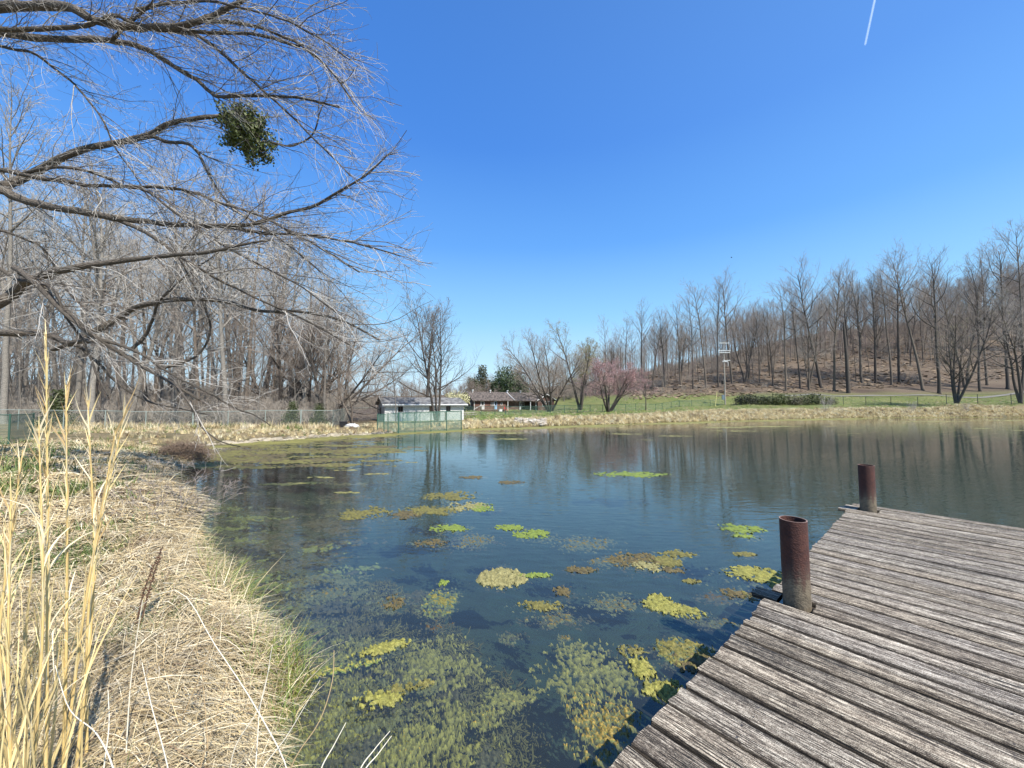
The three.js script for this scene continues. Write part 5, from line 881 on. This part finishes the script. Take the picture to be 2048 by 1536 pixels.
// ---- stones along the left shore, the rock heap on the far shore, stones under the near bank
{
  const rockGeo = (seed) => { const g = new THREE.IcosahedronGeometry(1, 1), p = g.attributes.position, q = createNoise3D(rng(seed)); for (let i = 0; i < p.count; i++) { const x = p.getX(i), y = p.getY(i), z = p.getZ(i), k = 1 + .3 * q(x * 1.1, y * 1.1, z * 1.1); p.setXYZ(i, x * k, y * k * .62, z * k); } g.computeVertexNormals(); return g; };
  const l = [], f = []; const r = rng(88);
  for (let i = 0; i < SHORE.length; i++) { const [ax, ay] = SHORE[i], [bx, by] = SHORE[(i + 1) % SHORE.length]; if (!(ax <= -8.6 && ax > -16.5 && ay > 16 && by > 16)) continue; const L = Math.hypot(bx - ax, by - ay); for (let k = 0; k < L * 34; k++) { const t = r(), x = lerp(ax, bx, t) + (r() - .5) * .5, d = lerp(ay, by, t) + (r() - .35) * .9, p = G(x, d), s = .05 + Math.pow(r(), 2.5) * .16; p.y = Math.max(p.y, -.05); l.push([p, V(s * 1.3, s, s), r() * 6, jit(.3), jit(.3), ((q) => [.34 * q, .29 * q, .21 * q])(.5 + r() * .6)]); } }
  const stone = std([1, 1, 1], .95); scatter('shore_stones', rockGeo(3), stone, l, 'pale stones along the waterline of the left shore', 'stones');
  for (let k = 0; k < 150; k++) { const px = 1030 + r() * 60, d = 34.6 + r() * 1.8, p = onG(px, d); p.y += r() * .22; const s = .09 + r() * .14; f.push([p, V(s * 1.5, s, s), r() * 6, jit(.3), jit(.3), ((q, c) => c.map((v) => v * q))(.6 + r() * .6, r() < .6 ? [.33, .28, .225] : [.42, .38, .32])]); }
  scatter('rock_heap', rockGeo(4), stone, f, 'heap of brownish stones on the far shore before the brick house', 'stones');
  const u = []; for (let k = 0; k < 420; k++) { const t = r(), y = 1180 + t * 380, p = W(480 + t * 90 + r() * 330 * (.4 + t), y, 0), d = -p.z; const g = G(p.x, d), s = .02 + Math.pow(r(), 2) * .07; if (g.y > .02) continue; u.push([g, V(s * 1.3, s * .8, s), r() * 6, jit(.3), jit(.3), ((q) => [.16 * q, .13 * q, .07 * q])(.4 + r() * 1.1)]); }
  scatter('pond_stones', rockGeo(5), stone, u, 'brown stones on the pond bottom below the near bank', 'stones');
}
// ------------------------------------------------------------------ algae
// an irregular mat: a bumpy sheet that dips under the water where it thins out
const algaeTex = tex(256, 256, (x, y, u, v) => clamp(.72 + .3 * tile(u, v, 30, 3) + .3 * tile(u, v, 80, 6), 0, 1));
const algaeMat = new THREE.MeshStandardMaterial({ vertexColors: true, roughness: .7, map: algaeTex, side: THREE.DoubleSide });
function algae(cx, cd, rx, rd, { cell = .02, seed = 1, level = 0, thick = .03, freq = 6, thr = .0, cols = [[.36, .34, .07], [.2, .19, .05]], dip = .06, turn = 0, rough = .75 } = {}) {
  const N = Math.ceil((3.2 * rx) / cell), Mm = Math.ceil((3.2 * rd) / cell), g = new GB(), F = [], c0 = Math.cos(turn), s0 = Math.sin(turn);
  for (let j = 0; j <= Mm; j++) for (let i = 0; i <= N; i++) {
    const a = (i / N - .5) * 3.2, b = (j / Mm - .5) * 3.2, lx = a * rx, ld = b * rd, x = cx + lx * c0 - ld * s0 + cell * .4 * n2(i * 3.1 + seed, j * 2.7), d = cd + lx * s0 + ld * c0 + cell * .4 * n2(i * 2.3, j * 3.3 + seed);
    const nn = .55 * n2(x * freq * .35 + seed, d * freq * .35) + .45 * n2(x * freq + seed * 2, d * freq) + rough * (.5 * n2(x * freq * 2.6, d * freq * 2.6 + seed) + .35 * n2(x * freq * 6, d * freq * 6 - seed));
    const h0 = 0, fine = n2(x * freq * 6, d * freq * 6 - seed), mid = n2(x * freq * 2.6, d * freq * 2.6 + seed), fr2 = n2b(x * freq * 13, d * freq * 13);
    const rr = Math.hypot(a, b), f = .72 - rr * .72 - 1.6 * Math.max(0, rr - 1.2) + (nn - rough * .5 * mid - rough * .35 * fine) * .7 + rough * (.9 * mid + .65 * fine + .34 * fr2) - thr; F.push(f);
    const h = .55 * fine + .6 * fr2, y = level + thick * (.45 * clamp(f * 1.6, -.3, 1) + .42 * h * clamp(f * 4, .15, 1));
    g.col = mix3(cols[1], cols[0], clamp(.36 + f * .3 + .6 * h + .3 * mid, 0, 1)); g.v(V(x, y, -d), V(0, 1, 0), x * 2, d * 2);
  }
  for (let j = 0; j < Mm; j++) for (let i = 0; i < N; i++) { const k = j * (N + 1) + i; for (const t of [[k, k + 1, k + N + 1], [k + 1, k + N + 2, k + N + 1]]) if (F[t[0]] + F[t[1]] + F[t[2]] > 0) g.i.push(...t); }
  // keep only used vertices
  const map = new Map(), o = new GB(); for (const k of g.i) { if (!map.has(k)) { map.set(k, o.p.length / 3); for (let c = 0; c < 3; c++) { o.p.push(g.p[k * 3 + c]); o.n.push(g.n[k * 3 + c]); o.c.push(g.c[k * 3 + c]); } o.u.push(g.u[k * 2], g.u[k * 2 + 1]); } o.i.push(map.get(k)); }
  if (!o.i.length) return null;
  const geo = o.geo(); geo.computeVertexNormals(); return geo;
}
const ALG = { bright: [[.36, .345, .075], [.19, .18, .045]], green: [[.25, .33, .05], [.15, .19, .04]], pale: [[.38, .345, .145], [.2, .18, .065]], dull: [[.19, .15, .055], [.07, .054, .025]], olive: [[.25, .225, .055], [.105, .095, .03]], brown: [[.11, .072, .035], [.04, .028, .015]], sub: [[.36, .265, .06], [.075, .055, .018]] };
// [px, py, half width px, half height px, colour, label, options]
const MATS = [
  [1003, 1157, 36, 16, 'pale', 'thick pale cauliflower shaped algae raft floating alone in mid pond', { thick: .06, thr: -.25, rough: .3 }],
  [1070, 1151, 26, 4, 'green', 'thin green algae strip trailing from the pale algae raft', { thr: -.2 }],
  [1322, 1207, 28, 14, 'bright', 'bright yellow algae raft left of the nearer pipe', { thick: .04, thr: -.2 }], [1366, 1224, 38, 11, 'bright', 'yellow algae trailing behind the bright raft left of the nearer pipe', { turn: -.25, thr: .05 }], [1440, 1244, 50, 12, 'dull', 'dull brown algae drift between the bright raft and the dock', { thr: .25, level: -.015, turn: -.2 }],
  [1510, 1148, 50, 14, 'bright', 'yellow algae raft beside the nearer pipe', { thr: 0, turn: -.2 }], [1545, 1166, 22, 12, 'bright', 'small yellow algae mat touching the dock planks behind the pipe', {}],
  [1228, 1122, 44, 8, 'dull', 'left dull algae patch of the cluster in open water', { thr: .1, level: -.01 }], [1272, 1122, 42, 16, 'dull', 'middle algae patch of the cluster in open water', { thr: .1 }], [1294, 1132, 26, 9, 'pale', 'pale algae mat at the front of the cluster in open water', {}], [1332, 1124, 26, 9, 'olive', 'right algae patch of the cluster in open water', {}],
  [1354, 1107, 30, 6, 'olive', 'narrow algae strip behind the cluster in open water', {}], [1482, 1057, 36, 9, 'green', 'green algae streak between the two pipes and the pond middle', { thr: .05, turn: -.15 }], [1490, 1072, 22, 6, 'green', 'small green algae patch below the green streak', { thr: .1 }], [1488, 1109, 18, 4, 'olive', 'tiny algae strip left of the nearer pipe top', {}],
  [1062, 1068, 30, 8, 'green', 'bright green algae mat right of the tree reflection', { thr: -.05 }], [1018, 1055, 22, 5, 'green', 'small green algae mat left of the bright green one', {}],
  [905, 992, 46, 8, 'olive', 'back algae patch of the drift over the tree reflection', { thr: .1 }], [935, 1012, 32, 8, 'pale', 'pale algae patch in the drift over the tree reflection', {}], [862, 1021, 50, 8, 'olive', 'front algae patch of the drift over the tree reflection', { thr: .05 }], [968, 1016, 20, 7, 'green', 'right end algae patch of the drift over the tree reflection', {}], [810, 1030, 30, 7, 'dull', 'left end algae patch of the drift over the tree reflection', { thr: .1 }],
  [729, 1027, 40, 11, 'olive', 'olive algae mat left of the reflected forked tree', { thr: .05 }], [900, 1056, 34, 7, 'green', 'green algae streak under the forked tree reflection', { thr: .1, turn: .1 }], [948, 1082, 42, 13, 'dull', 'brown algae drift in front of the green streak', { thr: .15, level: -.012 }], [862, 1086, 28, 7, 'dull', 'brown algae patch left of the brown drift', { thr: .1 }],
  [1262, 948, 58, 5, 'green', 'long thin green algae strip far out in the pond', { thr: .05, cell: .05 }], [1022, 965, 24, 3, 'dull', 'thin brown algae strip in the far middle of the pond', { cell: .05 }], [945, 955, 22, 3, 'dull', 'thin brown algae strip near the shed reflection', { cell: .05 }],
  [880, 1203, 28, 22, 'olive', 'olive algae mat in the near middle water', { thr: .05, level: -.01 }], [885, 1166, 8, 5, 'green', 'tiny bright green algae dot in the near middle water', { thr: -.2, cell: .012 }], [783, 1205, 24, 13, 'dull', 'ragged algae patch left of the olive mat', { thr: .15 }], [840, 1190, 40, 14, 'brown', 'dark brown weed around the olive mat', { thr: .2, level: -.04 }],
  [1082, 1212, 38, 9, 'olive', 'upper algae patch in the near right water', { thr: .1 }], [1108, 1238, 48, 12, 'dull', 'lower algae patch in the near right water', { thr: .15, level: -.012 }], [1236, 1205, 44, 14, 'dull', 'brown weed drift left of the bright yellow raft', { thr: .2, level: -.012 }], [1128, 1182, 18, 9, 'dull', 'small brown weed patch above the near algae', { thr: .1 }], [1165, 1086, 54, 11, 'dull', 'dull algae drift in the pond middle', { thr: .25, level: -.012 }], [1160, 1140, 30, 6, 'dull', 'faint algae strip before the open water cluster', { thr: .1 }],
  [870, 1252, 28, 10, 'brown', 'dark brown weed clump in the near middle water', { thr: .15, level: -.01 }], [1022, 1272, 20, 9, 'dull', 'small submerged weed tuft in the near middle', { thr: .15, level: -.03 }], [1130, 1275, 14, 8, 'dull', 'small weed tuft above the big submerged mass', { thr: .1, level: -.01 }],
  [690, 1335, 52, 10, 'bright', 'yellow algae ridge slanting off the near bank', { turn: .35, thr: .05, level: -.006 }], [762, 1296, 46, 11, 'bright', 'yellow algae ridge end farther from the bank', { turn: .35, thr: .05 }],
  [755, 1400, 40, 16, 'bright', 'yellow algae clump in the lower left water', { thr: 0 }], [818, 1374, 38, 12, 'olive', 'olive algae clump right of the yellow clump', { thr: .05, turn: .25 }],
  [1182, 1335, 95, 50, 'sub', 'large brown algae mass under the surface near the dock', { thr: .12, level: -.028, thick: .04, freq: 5 }], [1210, 1450, 62, 70, 'sub', 'olive algae mass beside the dock at the bottom', { thr: .0, level: -.022, thick: .05 }],
  [1012, 1392, 50, 22, 'sub', 'pale brown algae arc in the lower middle water', { thr: .15, level: -.02 }], [968, 1432, 30, 22, 'sub', 'tan algae clump in the lower middle water', { level: -.025, thick: .04 }], [900, 1450, 40, 50, 'sub', 'brown weed clump at the bottom middle', { thr: .2, level: -.05, thick: .06 }], [985, 1500, 30, 36, 'brown', 'dark weed right of the bottom weed clump', { thr: .15, level: -.06 }],
  [1372, 1303, 46, 24, 'olive', 'thick olive algae mat against the dock edge', { thick: .04, thr: -.15, level: -.01 }], [1392, 1325, 36, 18, 'dull', 'tan algae mat tucked under the dock edge', { thr: 0 }], [1282, 1334, 20, 19, 'bright', 'rounded yellow algae mat near the dock', { thr: -.1, thick: .04 }], [1330, 1380, 32, 22, 'bright', 'yellow algae mat touching the near dock edge', { thr: -.1, thick: .04 }], [1265, 1300, 30, 10, 'olive', 'stringy algae above the rounded mat', { thr: .2 }],
  [815, 1500, 50, 46, 'sub', 'yellow olive algae mass at the bottom of the picture', { level: -.04, thick: .06 }], [715, 1490, 60, 40, 'brown', 'brown weed in the shallow water at the bottom', { thr: .2, level: -.06 }],
  [655, 1185, 50, 12, 'dull', 'brown weed streak near the left bank', { thr: .25, level: -.015 }], [640, 1250, 40, 14, 'dull', 'ragged weed patch before the sedge', { thr: .2, level: -.02 }], [600, 1290, 34, 16, 'olive', 'olive weed beside the sedge tuft', { thr: .15, level: -.02 }],
  [1430, 1196, 40, 12, 'brown', 'dark weed drift before the nearer pipe', { thr: .25, level: -.015 }], [1475, 1190, 30, 12, 'dull', 'dull algae mat before the nearer pipe', { thr: .1 }], [1520, 1190, 26, 9, 'olive', 'small algae mat left of the pipe foot', {}], [1385, 1163, 16, 4, 'olive', 'small thin algae strip left of the pipe', {}], [1350, 1140, 24, 6, 'dull', 'faint brown weed before the narrow strip', { thr: .15 }],
];
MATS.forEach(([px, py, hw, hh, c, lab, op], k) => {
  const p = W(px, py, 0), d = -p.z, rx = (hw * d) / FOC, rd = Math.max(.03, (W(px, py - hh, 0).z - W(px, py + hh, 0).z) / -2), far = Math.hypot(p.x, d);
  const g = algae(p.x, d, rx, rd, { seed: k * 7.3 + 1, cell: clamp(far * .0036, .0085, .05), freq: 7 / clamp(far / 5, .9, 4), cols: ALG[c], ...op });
  if (g && !['sub', 'brown'].includes(c)) {                // brown strands that hang in the water round the mat
    const fr = algae(p.x + rx * .2 * Math.sin(k), d + rd * .2 * Math.cos(k * 2), rx * 1.45, rd * 1.5, { seed: k * 3.1 + 50, cell: clamp(far * .0034, .0085, .05), freq: 8 / clamp(far / 5, .9, 4), cols: ALG[k % 2 ? 'dull' : 'brown'], thr: .42, level: -.018, thick: .02, rough: .95, turn: op.turn ?? 0 });
    if (fr) { const G3 = new GB(); for (const q of [g, fr]) { const b = G3.p.length / 3, a = q.attributes; for (let i = 0; i < a.position.count; i++) { G3.p.push(a.position.getX(i), a.position.getY(i), a.position.getZ(i)); G3.n.push(a.normal.getX(i), a.normal.getY(i), a.normal.getZ(i)); G3.c.push(a.color.getX(i), a.color.getY(i), a.color.getZ(i)); G3.u.push(a.uv.getX(i), a.uv.getY(i)); } for (let i = 0; i < q.index.count; i++) G3.i.push(b + q.index.getX(i)); } g.copy(G3.geo()); }
  }
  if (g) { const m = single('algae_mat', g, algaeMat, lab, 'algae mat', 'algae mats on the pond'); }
});
{ // countless small drifts: shallow left water, scattered strips far out, the band along the far shore
  const collect = (list, name, label) => { const G2 = new GB(); for (const g of list) if (g) { const k = G2.p.length / 3, a = g.attributes; for (let i = 0; i < a.position.count; i++) { G2.p.push(a.position.getX(i), a.position.getY(i), a.position.getZ(i)); G2.n.push(a.normal.getX(i), a.normal.getY(i), a.normal.getZ(i)); G2.c.push(a.color.getX(i), a.color.getY(i), a.color.getZ(i)); G2.u.push(a.uv.getX(i), a.uv.getY(i)); } for (let i = 0; i < g.index.count; i++) G2.i.push(k + g.index.getX(i)); } single(name, G2.geo(), algaeMat, label, 'algae', null, 'stuff'); };
  const r = rng(99), L = [], F = [], B = [], S = [];
  for (let k = 0; k < 88; k++) { const t = Math.pow(r(), .9), y = 900 + t * 330, edge = lerp(395, 520, t), p = W(edge + Math.pow(r(), 1.4) * lerp(330, 190, t), y, 0), d = -p.z; if (shoreDist(p.x, d) > -.05) continue; const w = (.25 + r() * .7) * clamp(d / 9, .45, 1.5); L.push(algae(p.x, d, w, w * (.25 + r() * .3), { seed: k * 3.7, cell: clamp(d * .006, .025, .09), freq: 4, thr: .3 + r() * .25, level: -.012 - r() * .03, thick: .025, cols: ALG[['dull', 'brown', 'brown', 'olive'][k % 4]], turn: jit(.3) })); }
  for (let k = 0; k < 75; k++) { const t = r(), y = 1190 + t * 360, x = lerp(500, 590, t) + Math.pow(r(), 1.4) * lerp(300, 460, t), p = W(x, y, -.15), d = -p.z, gy = meshGround(p.x, d); if (gy > -.08 || shoreDist(p.x, d) > -.15) continue; const w = .12 + r() * .35; L.push(algae(p.x, d, w, w * (.5 + r() * .5), { seed: k * 5.1 + 900, cell: .014, freq: 6 + r() * 3, thr: .2 + r() * .25, level: Math.max(gy * .8, -.06 - r() * .22), thick: .05, cols: ALG[['sub', 'brown', 'sub', 'dull'][k % 4]], rough: .65 })); }
  collect(L, 'shallow_algae', 'brown and olive algae streaks in the shallow water along the left bank');
  for (let k = 0; k < 170; k++) { const t = r(), y = 866 + Math.pow(t, 1.6) * 70, x = lerp(400, 800, Math.pow(r(), .9)) - t * 40, p = W(x, y, 0), d = -p.z; if (shoreDist(p.x, d) > -.05) continue; const w = .5 + r() * 1.2; F.push(algae(p.x, d, w, w * .3, { seed: k * 2.9 + 300, cell: .1, freq: 2, thr: .05 + r() * .2, level: 0, thick: .02, cols: ALG[k % 3 ? 'olive' : 'dull'] })); }
  collect(F, 'bay_algae', 'streaks of olive algae over the far left bay');
  for (let i = 0; i < SHORE.length; i++) { const [ax, ay] = SHORE[i], [bx, by] = SHORE[(i + 1) % SHORE.length]; if (ay < 19 || by < 19 || ax > 78) continue; const Ls = Math.hypot(bx - ax, by - ay), nx = -(by - ay) / Ls, ny = (bx - ax) / Ls, sg = shoreDist((ax + bx) / 2 + nx, (ay + by) / 2 + ny) < 0 ? 1 : -1, wide = ax > 50 ? .5 : ax > 10 ? 2.6 : ax > -4 ? 2.2 : 1.8; for (let k = 0; k < Ls * 1.7; k++) { const t = r(), q = .1 + Math.pow(r(), 1.3) * wide, x = lerp(ax, bx, t) + nx * sg * q, d = lerp(ay, by, t) + ny * sg * q; B.push(algae(x, d, 1.1 + r(), .5 + r() * .4, { seed: k * 1.3 + i * 9, cell: .2, freq: 1.4, thr: .0, thick: .015, cols: [[.33, .30, .07], [.21, .19, .05]], turn: Math.atan2(by - ay, bx - ax), rough: .3 })); } }
  collect(B, 'shore_algae', 'yellow green algae band floating along the far shore');
  for (const [x, y, w] of [[1858, 843, 62], [2010, 841, 60], [1690, 840, 40], [1700, 867, 20], [1688, 870, 12], [1965, 857, 22], [2040, 861, 16], [1896, 858, 10], [1755, 857, 12], [1470, 862, 40], [1350, 872, 30], [1290, 880, 18], [1030, 878, 40], [1250, 868, 30], [1000, 866, 60], [1540, 853, 60], [1450, 855, 50], [1660, 853, 14], [700, 940, 30], [760, 948, 24], [640, 955, 30], [820, 925, 16], [560, 968, 40], [690, 985, 26], [780, 905, 30]]) { const p = W(x, y, 0), d = -p.z, rx = (w * d) / FOC; S.push(algae(p.x, d, rx, Math.min(rx * .3, .5 + d * .008), { seed: x, cell: d * .005, freq: 1.2, thr: .05, thick: .015, cols: [[.36, .33, .1], [.22, .2, .06]] })); }
  collect(S, 'drifting_algae', 'thin pale algae streaks drifting far out on the pond');
  // fuzzy weed standing on the bottom of the near water
  const wg = new GB(), rw = rng(44); for (let k = 0; k < 40; k++) { const p = V((rw() - .5) * .2, rw() * .06, (rw() - .5) * .2), pts = [p.clone()], q = V(rw() - .5, (rw() - .5) * .5, rw() - .5).normalize(); for (let j = 0; j < 3; j++) { q.add(V(rw() - .5, (rw() - .5) * .5, rw() - .5)).normalize(); pts.push(pts[j].clone().addScaledVector(q, .022)); } wg.tube(pts, [.003, .005, .005, .003], 3); }
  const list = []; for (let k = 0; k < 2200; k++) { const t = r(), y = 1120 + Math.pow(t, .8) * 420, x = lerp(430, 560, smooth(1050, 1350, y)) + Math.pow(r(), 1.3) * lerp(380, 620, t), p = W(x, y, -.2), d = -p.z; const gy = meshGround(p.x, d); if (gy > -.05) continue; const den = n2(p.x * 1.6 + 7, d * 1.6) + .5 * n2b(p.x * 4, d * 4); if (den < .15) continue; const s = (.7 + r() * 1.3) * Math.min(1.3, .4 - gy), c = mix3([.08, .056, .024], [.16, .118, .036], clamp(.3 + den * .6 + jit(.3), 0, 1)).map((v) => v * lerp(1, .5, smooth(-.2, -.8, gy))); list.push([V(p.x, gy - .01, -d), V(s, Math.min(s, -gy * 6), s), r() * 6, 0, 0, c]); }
  scatter('pondweed', wg.geo(), std([1, 1, 1], .9), list, 'fuzzy brown and olive weed under the clear near water', 'pondweed');
}
scene.traverse((o) => { if (o.isMesh) { o.castShadow = true; o.receiveShadow = true; } });
renderer.render(scene, camera);
